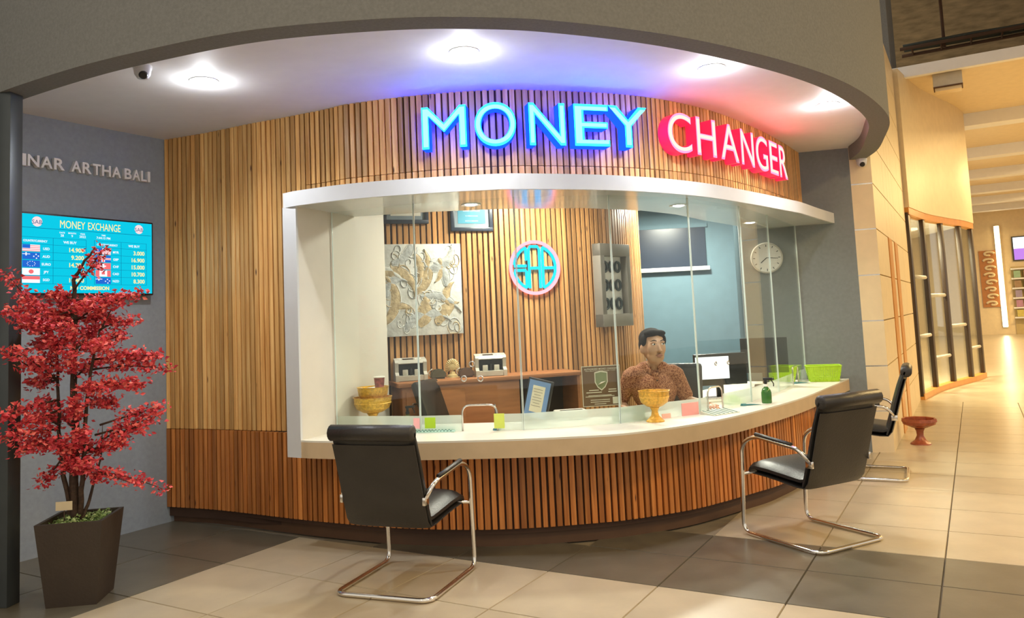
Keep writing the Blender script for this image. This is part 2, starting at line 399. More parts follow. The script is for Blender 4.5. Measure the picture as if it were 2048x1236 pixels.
# soffit and bulkhead
BO = Curve([(-3.82, 5.12), (-3.4, 4.86), (-3.015, 4.6), (-2.367, 4.238), (-1.846, 4.009), (-1.388, 3.845), (-.992, 3.77), (-.498, 3.74), (-.13, 3.775), (.246, 3.862), (.79, 4.09), (1.265, 4.367), (1.842, 4.79), (2.339, 5.25), (2.805, 5.82), (3.17, 6.40), (3.43, 7.05), (3.62, 7.6), (3.70, 8.04)])
bulk = ribbon('bulkhead', BO.off(0), BO.off(-.16), ZB, 6.2, M_bulk); bulk.name = 'wall_bulkhead'; tag(bulk, kind='structure')
inner = BO.off(-.15)
poly = inner+[Vector((3.9, 8.7)), Vector((3.0, 9.0))]+[Vector((1.0, 7.2)), Vector((-1.5, 6.6)), Vector((-2.7, 6.9)), Vector((-3.1, 6.5)), Vector((-4.0, 5.2))]
sf = prism('ceiling', poly, ZS, ZS+.04, M_soff); tag(sf, kind='structure')

# counter with slatted front
FCp = [(-1.494, 5.44), (-1.35, 5.37), (-.75, 5.16), (-.13, 5.07), (.3, 5.055), (.70, 5.11), (1.22, 5.41), (1.69, 5.84), (2.336, 6.60), (2.9, 7.42), (3.40, 8.165)]
FC = Curve(FCp)
GP = [Vector(p) for p in [(-1.33, 5.80), (-.69, 5.57), (.027, 5.45), (.703, 5.56), (1.338, 5.885), (1.90, 6.49), (2.36, 7.2), (3.0, 8.27)]]
counter = thing('service_counter', 'curved cream-topped service counter with red-brown slatted wooden front', 'counter', (.5, 6.0, 0))
back = [Vector((3.0, 8.265)), Vector((2.72, 8.30)), Vector((2.1, 7.35)), Vector((1.62, 6.75)), Vector((1.15, 6.22)), Vector((.65, 5.98)), Vector((.0, 5.90)), Vector((-.6, 5.98)), Vector((-1.28, 6.12)), Vector((-1.44, 5.7))]
prism('worktop', FC.p+back, ZT-.012, ZT, M_top, counter, wv=True)
ribbon('edge_band', FC.off(0), FC.off(-.03), .632, ZT-.012, M_fasc, counter)
prism('under_panel', [p for p in FC.off(-.03)]+back, .632, .644, M_jamb, counter, wv=True)
fpan = ribbon('front_panel', LC.off(-.012), LC.off(-.09), .09, .633, M_wallback, counter)
ribbon('kick_board', LC.off(-.05), LC.off(-.1), 0, .13, M_toe, counter)
mLo = slatmesh(.632-.125, m=M_slat_low); mLl = slatmesh(.745-.125, m=M_slat_low)
u = .02
iLl = max(i for i, p in enumerate(LC.p) if p.x < -1.5)
ribbon('panel_backing', LC.off(-.012)[:iLl+1], LC.off(-.09)[:iLl+1], .63, .745, M_wallback, counter)
while u < LC.len-.03:
    p, t = LC.at(u)
    slat(mLl if p.x < -1.5 else mLo, fpan, LC, u, .125, rr.uniform(0, .003), rr.uniform(.9, 1.1)); u += PITCH

# window surround: canopy, jamb
sur = thing('window_surround', 'white box surround framing the curved teller window, canopy and left jamb', 'window frame', (0, 5.6, ZT))
CPp = [(-1.60, 5.50), (-1.459, 5.40), (-1.065, 5.23), (-.588, 5.14), (-.2, 5.115), (.105, 5.144), (.80, 5.40), (1.42, 5.82), (1.96, 6.37), (2.5, 6.98), (2.68, 7.19), (3.05, 7.72), (3.385, 8.18)]
CP = Curve(CPp)
cback = [Vector((2.60, 8.39)), Vector((1.83, 7.4)), Vector((1.45, 6.85)), Vector((1.079, 6.48)), Vector((.574, 6.176)), Vector((-.076, 6.02)), Vector((-.617, 6.01)), Vector((-1.30, 6.1)), Vector((-1.5, 5.9))]
prism('canopy_underside', CP.off(-.02)+cback, ZC, ZC+.02, M_canun, sur, wv=True)
ribbon('canopy_fascia', CP.off(0), CP.off(-.02), ZC, ZC+.105, M_white, sur)
prism('canopy_top', CP.off(-.02)+cback, ZC+.085, ZC+.105, M_white, sur, wv=True)
jA, jB = Vector((-1.605, 5.50)), Vector((-1.494, 5.435)); jE = Vector((-1.05, 6.46)); jd = (jE-jB).normalized(); jn = Vector((-jd.y, jd.x))
prism('jamb_face', [jA, jB, jB+jd*.02, jA+jd*.02], .632, ZC+.003, M_white, sur, wv=True)
prism('jamb_inner_panel', [jB+jd*.02, jE, jE+jn*.03, jB+jd*.02+jn*.03], .70, ZC+.09, M_jamb, sur, wv=True)
prism('jamb_outer_panel', [jA+jd*.02, jA+jd*.5, jA+jd*.5-jn*.02, jA+jd*.02-jn*.02], .632, ZC+.1, M_white, sur, wv=True)

# glass panes
def passage(a, b, u0, u1, zt):   # arch opening in a pane: cut polygon in (u along pane, z)
    pass
def pane(i, notch=None):
    a, b = GP[i], GP[i+1]; L_ = (b-a).length; t = (b-a)/L_; nn = Vector((t.y, -t.x))
    M = frame((a.x, a.y, ZT), (t.x, t.y, 0), (0, 0, 1)); g = .0015; h = ZC-ZT
    if notch:
        u0, u1, zt = notch; r = .05; arc = []
        for k in range(9):
            an = math.pi-math.pi/2*k/8; arc.append((u0+r+r*math.cos(an), zt-r+r*math.sin(an)))
        for k in range(9):
            an = math.pi/2-math.pi/2*k/8; arc.append((u1-r+r*math.cos(an), zt-r+r*math.sin(an)))
        poly = [(g, 0), (u0, 0)]+arc+[(u1, 0), (L_-g, 0), (L_-g, h), (g, h)]
    else: poly = [(g, 0), (L_-g, 0), (L_-g, h), (g, h)]
    n = len(poly); th = .005
    o = thing('glass_pane', None, None, (a.x, a.y, ZT))
    V = [(p[0], p[1], th) for p in poly]+[(p[0], p[1], -th) for p in poly]
    gl = mk('glass', V, [list(range(n)), list(range(n, 2*n))[::-1]], M_glass, o, M=M)
    # polished edges
    for x0, x1 in ((g, g+.004), (L_-g-.004, L_-g)):
        k0 = 0; Ve = [(x0, 0, th+.0005), (x1, 0, th+.0005), (x1, h, th+.0005), (x0, h, th+.0005), (x0, 0, -th), (x1, 0, -th), (x1, h, -th), (x0, h, -th)]
        Fe = [[k0+q for q in f] for f in ([0, 1, 2, 3], [4, 5, 6, 7], [0, 1, 5, 4], [3, 2, 6, 7], [1, 2, 6, 5], [0, 3, 7, 4])]
        mk('polished_edge', Ve, Fe, M_gedge, o, M=M)
    hz = .112; segs = [(g, L_-g)] if not notch else [(g, notch[0]-.004), (notch[1]+.004, L_-g)]
    for s0, s1 in segs:
        mk('frosted_strip', [(s0, .002, -th-.002), (s1, .002, -th-.002), (s1, hz, -th-.002), (s0, hz, -th-.002)], [[0, 1, 2, 3]], M_frost, o, M=M)
    if notch:
        u0, u1, zt = notch
        P = fillet([(u0, .003, 0), (u0, zt, 0), (u1, zt, 0), (u1, .003, 0)], .06, 8)
        tube('opening_trim', P, .0065, M_steel, o, 8, M=M)
    return o, M, L_
plab = ['glass pane against the cream jamb, no opening', 'glass pane with arched opening and three speaking rings', 'plain glass pane carrying the authorised dealer notice',
        'glass pane in front of the seated clerk, with gold bowl before it', 'glass pane with arched opening beside striped tray', 'plain glass pane behind the green spray bottle', 'glass end pane with narrow opening by the lime baskets']
notches = {1: (.30, .545, .178), 4: (.12, .34, .175), 6: (.62, .86, .175)}
PANES = []
for i in range(7):
    o, M, L_ = pane(i, notches.get(i)); tag(o, plab[i], 'glass pane', 'curved row of teller window panes'); PANES.append((o, M, L_))
# speaking rings
def ring(parent, M, x, y, r=.018):
    P = [(x+r*math.cos(a), y+r*math.sin(a), .006) for a in [2*math.pi*k/18 for k in range(18)]]
    tube('speaking_ring', P, .0045, M_steel, parent, 6, True, M=M)
def panexy(i, x, y):
    o, M, L_ = PANES[i]; P = onpl(x, y, M.translation, M.col[2].to_3d()); q = M.inverted() @ P; return q.x, q.y
for px in ((944, 728), (928, 757), (961, 757)): ring(PANES[1][0], PANES[1][1], *panexy(1, *px))
for px in ((1430, 727), (1455, 725)): ring(PANES[4][0], PANES[4][1], *panexy(4, *px), r=.014)

# ------------------------------------------------------------------ signs
M_bface = emis('blue lit acrylic', (.01, .42, 1.0), 5.0); M_bside = emis('blue acrylic return', (.001, .009, 1.0), 9)
M_rface = emis('pink lit acrylic', (1.0, .035, .06), 8.0); M_rside = mat('red acrylic return', (.42, .01, .05), .3, em=(1, .015, .07), es=.55)
M_bcore = emis('blue tube core', (.30, .90, 1.0), .95); M_rcore = emis('pink tube core', (1.0, .62, .46), 1.0)
def letters(word, spans, face, side, core, zb, h, label):
    u0 = sum(spans[0])/2; u1 = sum(spans[-1])/2
    p, t = UC.at((u0+u1)/2); root = thing('illuminated_sign', label, 'sign', (p.x, p.y, zb))
    for ch, (a, b) in zip(word, spans):
        uc = (a+b)/2; p, t = UC.at(uc); n = Vector((t.y, -t.x)); w_ = b-a; q = p+n*.066
        M = frame((q.x-t.x*w_/2, q.y-t.y*w_/2, zb), (t.x, t.y, 0), (0, 0, 1))
        body = text('letter', ch, h, side, root, M, depth=.05, bold=.012 if ch != 'M' else 0, width=w_)
        M2 = M @ Matrix.Translation((0, 0, .0515))
        text('letter_face', ch, h, face, body, M2, depth=.0015, bold=.008 if ch != 'M' else 0, width=w_)
        M3 = M @ Matrix.Translation((w_*.03, h*.03, .054))
        text('letter_core', ch, h*.94, core, body, M3, depth=.0005, bold=-.02, width=w_*.94)
    return root
sp = {}
for ch, x0, x1, y in [('M', 843, 937, 297), ('O', 950, 1040, 294), ('N', 1060, 1133, 288), ('E', 1150, 1222, 292), ('Y', 1218, 1298, 293)]: sp[ch] = (UC.hit(x0, y, .12)[0], UC.hit(x1, y, .12)[0])
letters('MONEY', [sp[c] for c in 'MONEY'], M_bface, M_bside, M_bcore, 2.715, .305, 'blue illuminated letters MONEY on the slatted wall')
c0 = UC.hit(1337, 303, .12)[0]; c1 = UC.hit(1576, 354, .12)[0]
ws = [.82, .80, .95, .82, .86, .68, .74]; gap = .16; tot = sum(ws)+gap*6; kx = (c1-c0)/tot; x = c0; spans = []
for w_ in ws: spans.append((x, x+w_*kx)); x += (w_+gap)*kx
letters('CHANGER', spans, M_rface, M_rside, M_rcore, 2.715, .305, 'pink illuminated letters CHANGER with red sides on the slatted wall')
# lamp maker; the neon glow comes from the letters' own emissive acrylic
def lamp(name, kind, loc, power, col, **kw):
    l = bpy.data.lights.new(name, kind); l.energy = power; l.color = col
    for k_, v_ in kw.items(): setattr(l, k_, v_)
    o = bpy.data.objects.new(name, l); COL.objects.link(o); o.location = loc; return o

# wall lettering on the grey wall
sg = thing('wall_lettering', 'raised white letters reading INAR ARTHA BALI on the grey wall', 'lettering', onW(-.65, 2.76, 0))
M_lwh = mat('white letter', (.88, .88, .88), .5)
def wordW(word, s0, s1, zb, h):
    # letters spread between s0 and s1 along the wall
    wd = {'I': .34, 'N': 1, 'A': 1.02, 'R': .96, 'T': .86, 'H': .98, 'B': .94, 'L': .78, 'S': .9}; tot = sum(wd[c] for c in word)+.14*(len(word)-1)
    k_ = (s1-s0)/tot; x = s0
    for ch in word:
        M = frame(onW(x, zb, .02), (DW.x, DW.y, 0), (0, 0, 1)); text('letter', ch, h, M_lwh, sg, M, depth=.019, bold=.03, width=wd[ch]*k_); x += (wd[ch]+.14)*k_
wordW('INAR', -1.155, -.855, 2.758, .082); wordW('ARTHA', -.805, -.415, 2.758, .082); wordW('BALI', -.385, -.165, 2.758, .082)

# ------------------------------------------------------------------ lights of the soffit
def downlight(x, y, z, power, label, col=(.93, .96, 1), r=.062, group='soffit downlights', spot=True):
    t = thing('downlight', label, 'ceiling light', (x, y, z), 0, group)
    lathe('trim_ring', [(r, -.001), (r+.028, -.006), (r+.03, .002), (r, .004)], M_white, t)
    lathe('lens', [(0, -.045), (r*.45, -.038), (r*.8, -.018), (r, -.002), (r, .002)] if z > 3 else [(0, -.01), (r*.6, -.008), (r, -.002), (r, .002)], emis('lens glow', col, 28), t)
    l = lamp('downlight_lamp', 'SPOT', (x, y, z-.03), power, col, spot_size=R(150), spot_blend=.9, shadow_soft_size=.045)
    if z > 3: lamp('downlight_bulb', 'POINT', (x, y, z-.075), power*.03, col, shadow_soft_size=.05)
    return t
for (x, y), lb in zip([(-1.978*.985, 5.068*.985), (-.239*.985, 4.73*.985), (1.427*.985, 5.278*.985), (2.67*.985, 6.402*.985)],
        ['round recessed downlight in the soffit nearest the small dome camera', 'round recessed downlight with wide trim above the letter O', 'round recessed downlight above the letters HA', 'round recessed downlight nearest the soffit end by the grey wall']):
    downlight(x, y, ZS, 105, lb)
for px, lb in [((942, 409), 'small canopy downlight above the certificate'), ((1357, 411), 'small canopy downlight above the clerk'), ((1500, 445), 'small canopy downlight by the wall clock')]:
    p = onz(*px, ZC); downlight(p.x, p.y, ZC, 6, lb, r=.045, group='canopy downlights', col=(1, .95, .86))

# ------------------------------------------------------------------ left post
tq = onW(0, 0)
post = thing('steel_post', 'grey square steel post with black edge strip standing left of the red tree', 'post', (-3.0, 4.66, 0), R(-8))
box('shaft', (.10, .10, ZB), (0, 0, ZB/2), M_dk, post, .004)
box('edge_strip', (.03, .06, ZB), (-.066, .01, ZB/2), M_blk, post, .002)

# ------------------------------------------------------------------ wall television
tv0 = onW(-.695, 1.83, .03)
tv = thing('wall_television', 'flat television on the grey wall showing exchange rates on cyan', 'television', tv0)
TVM = frame(tv0, (DW.x, DW.y, 0), (0, 0, 1))           # x along wall, y up, z out; origin bottom centre
TW_, TH_ = 1.035, .585
M_scr = emis('cyan screen', (.004, .55, .74), .62); M_sy = emis('screen yellow', (1, .78, .30), .66); M_sw = emis('screen white', (.93, .95, 1), .6)
M_sb = emis('screen dark blue', (.005, .12, .30), .5); M_sr = emis('screen red', (.9, .17, .18), .6); M_snv = emis('screen navy', (.02, .14, .62), .6); M_spk = emis('screen pink', (1, .72, .74), .6)
box('casing', (TW_, TH_, .06), (0, TH_/2, .03), M_blk, tv, .006, M=TVM)
box('wall_bracket', (.5, .3, .03), (0, TH_/2, -.015), M_blk, tv, M=TVM)
box('screen', (TW_-.026, TH_-.026, .002), (0, TH_/2, .0605), M_scr, tv, M=TVM)
def scr(u, v, dz=.0): return TVM @ Matrix.Translation(((u-.5)*TW_, (1-v)*TH_, .0622+dz))
def st(body, u, v, h, m=M_sy, al='LEFT', b=.03, w_=None): return text('screen_text', body, h, m, tv, scr(u, v), .0002, b, al, w_)
def sq(name, u0, v0, u1, v1, m, dz=0):
    return box(name, ((u1-u0)*TW_, (v1-v0)*TH_, .0006), (((u0+u1)/2-.5)*TW_, (1-(v0+v1)/2)*TH_, .0620+dz), m, tv, M=TVM)
st('MONEY', .285, .165, .056, M_sy, 'LEFT', 0, .185); st('EXCHANGE', .485, .165, .056, M_sy, 'LEFT', 0, .255)
def logo(u, v):
    M = scr(u, v, .0002); r = .036
    mk('screen_logo', [(r*math.cos(a), r*math.sin(a), 0) for a in [2*math.pi*k/24 for k in range(24)]], [list(range(24))], M_spk, tv, M=M)
    text('screen_text', 'SAB', .03, M_sb, tv, scr(u, v+.03, .0005), .0001, 0, 'CENTER')
logo(.13, .11); logo(.88, .11)
for u0, v0, u1, v1 in [(.02, .185, .98, .19), (.02, .30, .47, .303), (.02, .385, .47, .388), (.02, .48, .47, .483), (.02, .575, .47, .578), (.02, .67, .47, .673), (.02, .765, .47, .768), (.02, .865, .47, .868),
        (.53, .30, .94, .303), (.53, .385, .94, .388), (.53, .48, .94, .483), (.53, .575, .94, .578), (.53, .67, .94, .673), (.53, .765, .94, .768), (.53, .865, .94, .868)]: sq('screen_rule', u0, v0, u1, v1, M_sb)
for u_ in (.237, .47, .53, .735, .94): sq('screen_rule', u_, .30, u_+.002, .865, M_sb)
for a, b, u in (('DATE', '28', .30), ('MONTH', '9', .37), ('YEAR', '2022', .445), ('TIME', '7:44:15 PM', .60)):
    st(a, u, .235, .011, M_sw, 'CENTER', .02); st(b, u, .275, .017, M_sw, 'CENTER', .02)
for u0 in (.04, .55): st('COUNTRY/CURRENCY', u0, .36, .015, M_sw, w_=.165)
st('WE BUY', .355, .36, .018, M_sw, 'CENTER'); st('WE BUY', .84, .36, .018, M_sw, 'CENTER')
def flag(kind, u0, v0):
    u1, v1 = u0+.115, v0+.082
    if kind in ('us', 'my'):
        sq('flag', u0, v0, u1, v1, M_sw)
        for k_ in range(4): sq('flag_stripe', u0, v0+.01+k_*.0205, u1, v0+.0185+k_*.0205, M_sr, .0004)
        sq('flag_canton', u0, v0, u0+.05, v0+.045, M_snv, .0008)
    elif kind in ('au', 'nz', 'eu'):
        sq('flag', u0, v0, u1, v1, M_snv)
        if kind != 'eu':
            sq('flag_canton', u0+.02, v0, u0+.028, v0+.04, M_sw, .0004); sq('flag_canton', u0, v0+.016, u0+.05, v0+.024, M_sw, .0004)
            for du, dv in ((.085, .015), (.10, .035), (.07, .04), (.088, .062)): sq('flag_star', u0+du, v0+dv, u0+du+.008, v0+dv+.014, M_sw, .0004)
        else:
            for k_ in range(10): a = k_*math.pi/5; sq('flag_star', u0+.055+.026*math.cos(a), v0+.037+.028*math.sin(a), u0+.06+.026*math.cos(a), v0+.045+.028*math.sin(a), M_sw, .0004)
    elif kind == 'jp':
        sq('flag', u0, v0, u1, v1, M_sw); M = scr(u0+.0575, v0+.041, .0006)
        mk('flag_disc', [(.017*math.cos(a), .015*math.sin(a), 0) for a in [2*math.pi*k/16 for k in range(16)]], [list(range(16))], M_sr, tv, M=M)
    elif kind == 'sg': sq('flag', u0, v0, u1, v1, M_sw); sq('flag_stripe', u0, v0, u1, v0+.041, M_sr, .0004)
    elif kind == 'gb':
        sq('flag', u0, v0, u1, v1, M_snv); sq('flag_cross', u0, v0+.028, u1, v0+.054, M_sw, .0004); sq('flag_cross', u0+.045, v0, u0+.07, v1, M_sw, .0004)
        sq('flag_cross', u0, v0+.034, u1, v0+.048, M_sr, .0008); sq('flag_cross', u0+.051, v0, u0+.064, v1, M_sr, .0008)
    elif kind == 'ch': sq('flag', u0, v0, u1, v1, M_sr); sq('flag_cross', u0+.037, v0+.033, u0+.078, v0+.05, M_sw, .0004); sq('flag_cross', u0+.05, v0+.012, u0+.065, v0+.071, M_sw, .0004)
    elif kind == 'ca': sq('flag', u0, v0, u1, v1, M_sw); sq('flag_stripe', u0, v0, u0+.028, v1, M_sr, .0004); sq('flag_stripe', u1-.028, v0, u1, v1, M_sr, .0004); sq('flag_leaf', u0+.045, v0+.022, u0+.07, v0+.055, M_sr, .0004)
for k_, (f1, c1_, r1, f2, c2_, r2) in enumerate([('us', 'USD', '14.900', 'my', 'MYR', '3.000'), ('au', 'AUD', '9.200', 'gb', 'GBP', '16.900'), ('eu', 'EURO', '14.700', 'ch', 'CHF', '15.000'), ('jp', 'JPY', '0', 'ca', 'CAD', '10.700'), ('sg', 'SGD', '10.400', 'nz', 'NZD', '8.300')]):
    v = .391+k_*.095; flag(f1, .035, v+.004); flag(f2, .54, v+.004)
    st(c1_, .192, v+.062, .017, M_sw, 'CENTER'); st(c2_, .694, v+.062, .017, M_sw, 'CENTER')
    st(r1, .455, v+.072, .030, M_sy, 'RIGHT', .03); st(r2, .925, v+.072, .030, M_sy, 'RIGHT', .03)
st('NO COMMISSION', .5, .935, .026, M_sy, 'CENTER', .04); sq('screen_dot', .955, .945, .968, .965, M_sw)

# ------------------------------------------------------------------ dome cameras
def dome(loc, label, aim):
    t = thing('dome_camera', label, 'security camera', loc, 0, 'white dome security cameras')
    lathe('base_plate', [(.055, 0), (.055, -.012), (.05, -.03)], M_white, t)
    lathe('ball', [(.0, -.085), (.03, -.078), (.046, -.055), (.05, -.03), (.045, -.012), (.03, 0)], M_white, t)
    a = Vector(aim).normalized(); z = a; x = z.orthogonal().normalized(); y = z.cross(x); M = Matrix((x, y, z)).transposed().to_4x4(); M.translation = Vector((0, 0, -.042))+a*.036
    ln = lathe('lens', [(.0, .014), (.02, .014), (.026, .006), (.027, -.01), (.01, -.012)], M_blk, t, M=wm(t) @ M)
    return t
pc = onz(285, 132, ZS); dome((pc.x, pc.y, ZS), 'white dome camera hanging from the soffit above the tree', (.45, -.7, -.6))
pc2 = RW0+RWD*-.11+RWN*.06; dome((pc2.x, pc2.y, ZB), 'white dome camera under the bulkhead end by the cream column', (-.2, -.85, -.5))

# ------------------------------------------------------------------ visitor chairs
def make_chair():
    t = thing('visitor_chair', 'x', 'chair')
    hw, r = .295, .0135
    side = lambda s: [(s*.262, -.255, .545), (s*hw, -.20, .625), (s*hw, .17, .665), (s*hw, .285, .60), (s*hw, .315, .016), (s*hw, -.315, .016)]
    L_ = side(-1); Rr = side(1)[::-1]
    P = fillet([Vector(p) for p in L_+Rr], .075, 7)
    tube('tube_frame', P, r, M_chrome, t, 12)
    tube('seat_crossbar', [(-hw, .297, .40), (hw, .297, .40)], .010, M_chrome, t)
    for s in (-1, 1):
        P = fillet([(s*hw, -.15, .646), (s*hw, .0, .662), (s*hw, .15, .679)], .05)
        V, Fc = tubegeo(P, .012, 10); V = [Vector((s*hw+(v.x-s*hw)*1.3, v.y, v.z)) for v in V]
        mk('armrest', V, Fc, M_black, t, True)
        box('bracket', (.02, .05, .045), (s*.262, -.255, .53), M_chrome, t, .004)
    # seat: profile swept across the width, pillowed
    def pad(name, cl, th, hw_, m, nx=10):
        n = len(cl); T = []
        for i in range(n):
            a = Vector(cl[max(i-1, 0)]); b = Vector(cl[min(i+1, n-1)]); d = (b-a).normalized(); T.append(Vector((-d.y, d.x)))
        V, Fc = [], []; m_ = 2*n
        for k in range(nx+1):
            x = -1+2*k/nx; e = (1-abs(x)**6)**.5 if abs(x) < 1 else 0; e = max(e, .25)
            for i in range(n): q = Vector(cl[i])+T[i]*th[i]*e; V.append((x*hw_, q.x, q.y))
            for i in range(n-1, -1, -1): q = Vector(cl[i])-T[i]*th[i]*e*.8; V.append((x*hw_, q.x, q.y))
        for k in range(nx):
            for i in range(m_): Fc.append([k*m_+i, k*m_+(i+1) % m_, (k+1)*m_+(i+1) % m_, (k+1)*m_+i])
        Fc += [list(range(m_)), list(range(nx*m_, (nx+1)*m_))]
        return mk(name, V, Fc, m, t, auto=True)
    pad('seat', [(.275, .415), (.262, .435), (.22, .446), (.1, .440), (-.05, .425), (-.16, .415), (-.2, .425)][::-1], [.03, .042, .046, .046, .046, .04, .025], .255, M_black)
    bk = pad('backrest', [(-.185, .385), (-.205, .44), (-.235, .53), (-.268, .65), (-.305, .77), (-.34, .865), (-.362, .915)], [.022, .034, .036, .034, .032, .03, .028], .262, M_black)
    pad('shell', [(.24, .408), (.12, .402), (.0, .39), (-.13, .374), (-.195, .374), (-.226, .41), (-.262, .52), (-.297, .64), (-.332, .76), (-.362, .85)], [.01]*10, .258, M_brownl)
    V, Fc = tubegeo([(-.262, -.372, .915), (-.255, -.372, .915), (.255, -.372, .915), (.262, -.372, .915)], [.032, .046, .046, .032], 14)
    mk('top_roll', V, Fc, M_brownl, bk, True)
    return t
ch0 = make_chair()
def place(o, x, y, yaw, label):
    o.matrix_basis = TR((x, y, 0), yaw); tag(o, label, 'chair', 'black leather visitor chairs at the counter'); return o
place(ch0, -.695, 4.755, R(-20), 'black leather cantilever chair in front of the pane with three speaking rings')
place(copytree(ch0), 1.885, 5.29, R(28), 'black leather cantilever chair before the striped tray, its back to the floor band')
place(copytree(ch0), 3.07, 7.12, R(63), 'black leather cantilever chair at the counter end beside the carved red stand')

# ------------------------------------------------------------------ bowls and stands
def pedestal(name, label, loc, rad, h, m, cat_, group=None, lip=1.0, flat=False):
    t = thing(name, label, cat_, loc, 0, group); s = rad
    if flat:
        lathe('stand', [(.0, 0), (.62*s, 0), (.60*s, .04*h), (.34*s, .16*h), (.2*s, .34*h), (.22*s, .5*h), (.3*s, .60*h), (.2*s, .62*h)], m, t)
        lathe('dish', [(.1*s, .58*h), (.5*s, .66*h), (.95*s, .78*h), (1.0*s, .88*h), (.96*s, .86*h), (.5*s, .74*h), (0, .72*h)], m, t)
        w = lambda a: 1+.05*math.cos(9*a)
        lathe('rim', [(.93*s, .85*h), (1.0*s, .88*h), (.98*s, 1.0*h), (.9*s, .98*h), (.9*s, .86*h)], m, t, wob=w)
    else:
        lathe('stand', [(.0, 0), (.56*s, 0), (.56*s, .03*h), (.44*s, .09*h), (.24*s, .2*h), (.19*s, .34*h), (.26*s, .42*h), (.3*s, .46*h), (.1*s, .47*h)], m, t)
        lathe('bowl', [(.1*s, .44*h), (.5*s, .50*h), (.82*s, .62*h), (.93*s, .78*h), (.95*s, .80*h), (.92*s, .82*h), (.96*s, .98*h), (1.0*s, 1.0*h), (.93*s, 1.0*h), (.86*s, .8*h), (.5*s, .6*h), (0, .56*h)], m, t, seg=36)
        mk('filling', [(.9*s*math.cos(a), .9*s*math.sin(a), .9*h) for a in [2*math.pi*k/24 for k in range(24)]], [list(range(24))], M_red, t)
    return t
pb = onz(1311, 843, ZT); pedestal('gold_bowl', 'gold footed offering bowl standing on the counter before the clerk', (pb.x, pb.y, ZT), .112, .215, M_gold, 'bowl')
pr_ = onz(1842, 888, 0); pedestal('carved_stand', 'carved red wooden footed tray on the corridor floor behind a chair', (pr_.x, pr_.y, 0), .165, .27, M_red, 'stand', flat=True)
lb = aty(746, 826, 5.97); lz = ZT
pedestal('tiered_bowl', 'large shallow gold footed bowl behind the glass, under a smaller bowl', (lb.x, lb.y, lz), .148, .225, M_gold, 'bowl', flat=False)
t = thing('offering_bowl', 'small gold bowl resting inside the larger footed bowl', 'bowl', (lb.x+.005, lb.y, lz+.2))
lathe('bowl', [(0, 0), (.085, .0), (.108, .04), (.116, .095), (.122, .1), (.112, .1), (.1, .05), (0, .03)], M_gold, t, seg=36)
mk('offering', [(.108*math.cos(a), .108*math.sin(a), .088+.006*math.sin(5*a)) for a in [2*math.pi*k/24 for k in range(24)]], [list(range(24))], M_paper, t)
t = thing('paper_cup', 'printed paper cup standing in the small gold bowl', 'cup', (lb.x+.055, lb.y, lz+.285))
lathe('cup_wall', [(0, 0), (.032, 0), (.041, .085), (.038, .085), (.03, .01), (0, .008)], mat('red brown print', (.22, .05, .04), .5, var=.6, vs=40), t)
lathe('cup_rim', [(.039, .08), (.043, .082), (.043, .089), (.039, .089)], M_paper, t)

# ------------------------------------------------------------------ counter things
def spray(px, m, label, h=.17, yaw=0, green=True):
    p = onz(*px, ZT); t = thing('spray_bottle', label, 'bottle', (p.x, p.y, ZT), yaw, 'hand sanitiser spray bottles'); k = h/.17
    lathe('bottle', [(0, 0), (.031*k, 0), (.034*k, .008), (.034*k, .07*k), (.026*k, .095*k), (.012*k, .108*k), (.012*k, .115*k), (0, .115*k)], m, t, seg=20)
    lathe('collar', [(0, .112*k), (.0145*k, .112*k), (.0145*k, .128*k), (0, .128*k)], M_paper if green else M_blk, t, seg=16)
    bm = bmesh.new(); addbox(bm, (.02*k, .018*k, .03*k), (0, 0, .142*k), .003); addbox(bm, (.06*k, .016*k, .018*k), (.014*k, 0, .162*k), .004)
    fin_bm('spray_head', bm, M_blk, t, auto=True)
    tube('trigger', fillet([(.036*k, 0, .156*k), (.052*k, 0, .13*k), (.05*k, 0, .112*k)], .02), .004*k, M_blk, t, 6)
    tube('nozzle', [(.043*k, 0, .162*k), (.056*k, 0, .162*k)], .006*k, M_blk, t, 8)
    return t
spray((816, 858), mat('dark olive bottle', (.055, .06, .012), .12), 'dark olive spray bottle beside the pink and lime cards', .165, R(10), False)
spray((1534, 806), M_gbot, 'green spray bottle with white collar and bent black trigger head', .20, R(-20))
def card(px0, px1, i, m, label, name='counter_card'):
    x0, y0 = panexy(i, *px0); x1, y1 = panexy(i, *px1); o, M, L_ = PANES[i]
    b = box(name, (abs(x1-x0), abs(y1-y0), .004), ((x0+x1)/2, (y0+y1)/2, .010), m, None, M=M)
    return tag(b, label, 'card')
card((828, 836), (841, 857), 0, mat('pink card', (.85, .42, .42), .7), 'narrow pink card leaning on the glass beside the lime card')
card((828+0, 0+838), (0+847, 856), 1, M_lime, 'lime green square card leaning on the glass') if False else None
x0, y0 = panexy(1, 828, 836)
card((850, 835), (872, 856), 1, M_lime, 'lime green square card standing on the glass foot')
card((988, 827), (1010, 856), 1, mat('pale lime card', (.62, .72, .12), .6), 'pale lime rounded card by the pen stand')
card((748, 853), (766, 862), 0, mat('light blue card', (.35, .52, .62), .6), 'small light blue card lying at the foot of the glass')
card((1361, 807), (1396, 828), 3, mat('salmon card', (.80, .36, .33), .7), 'salmon pink card stuck to the foot of the clerk pane')
card((1322, 828), (1340, 835), 3, mat('peach card', (.85, .50, .40), .7), 'little peach card on the glass beside the gold bowl')
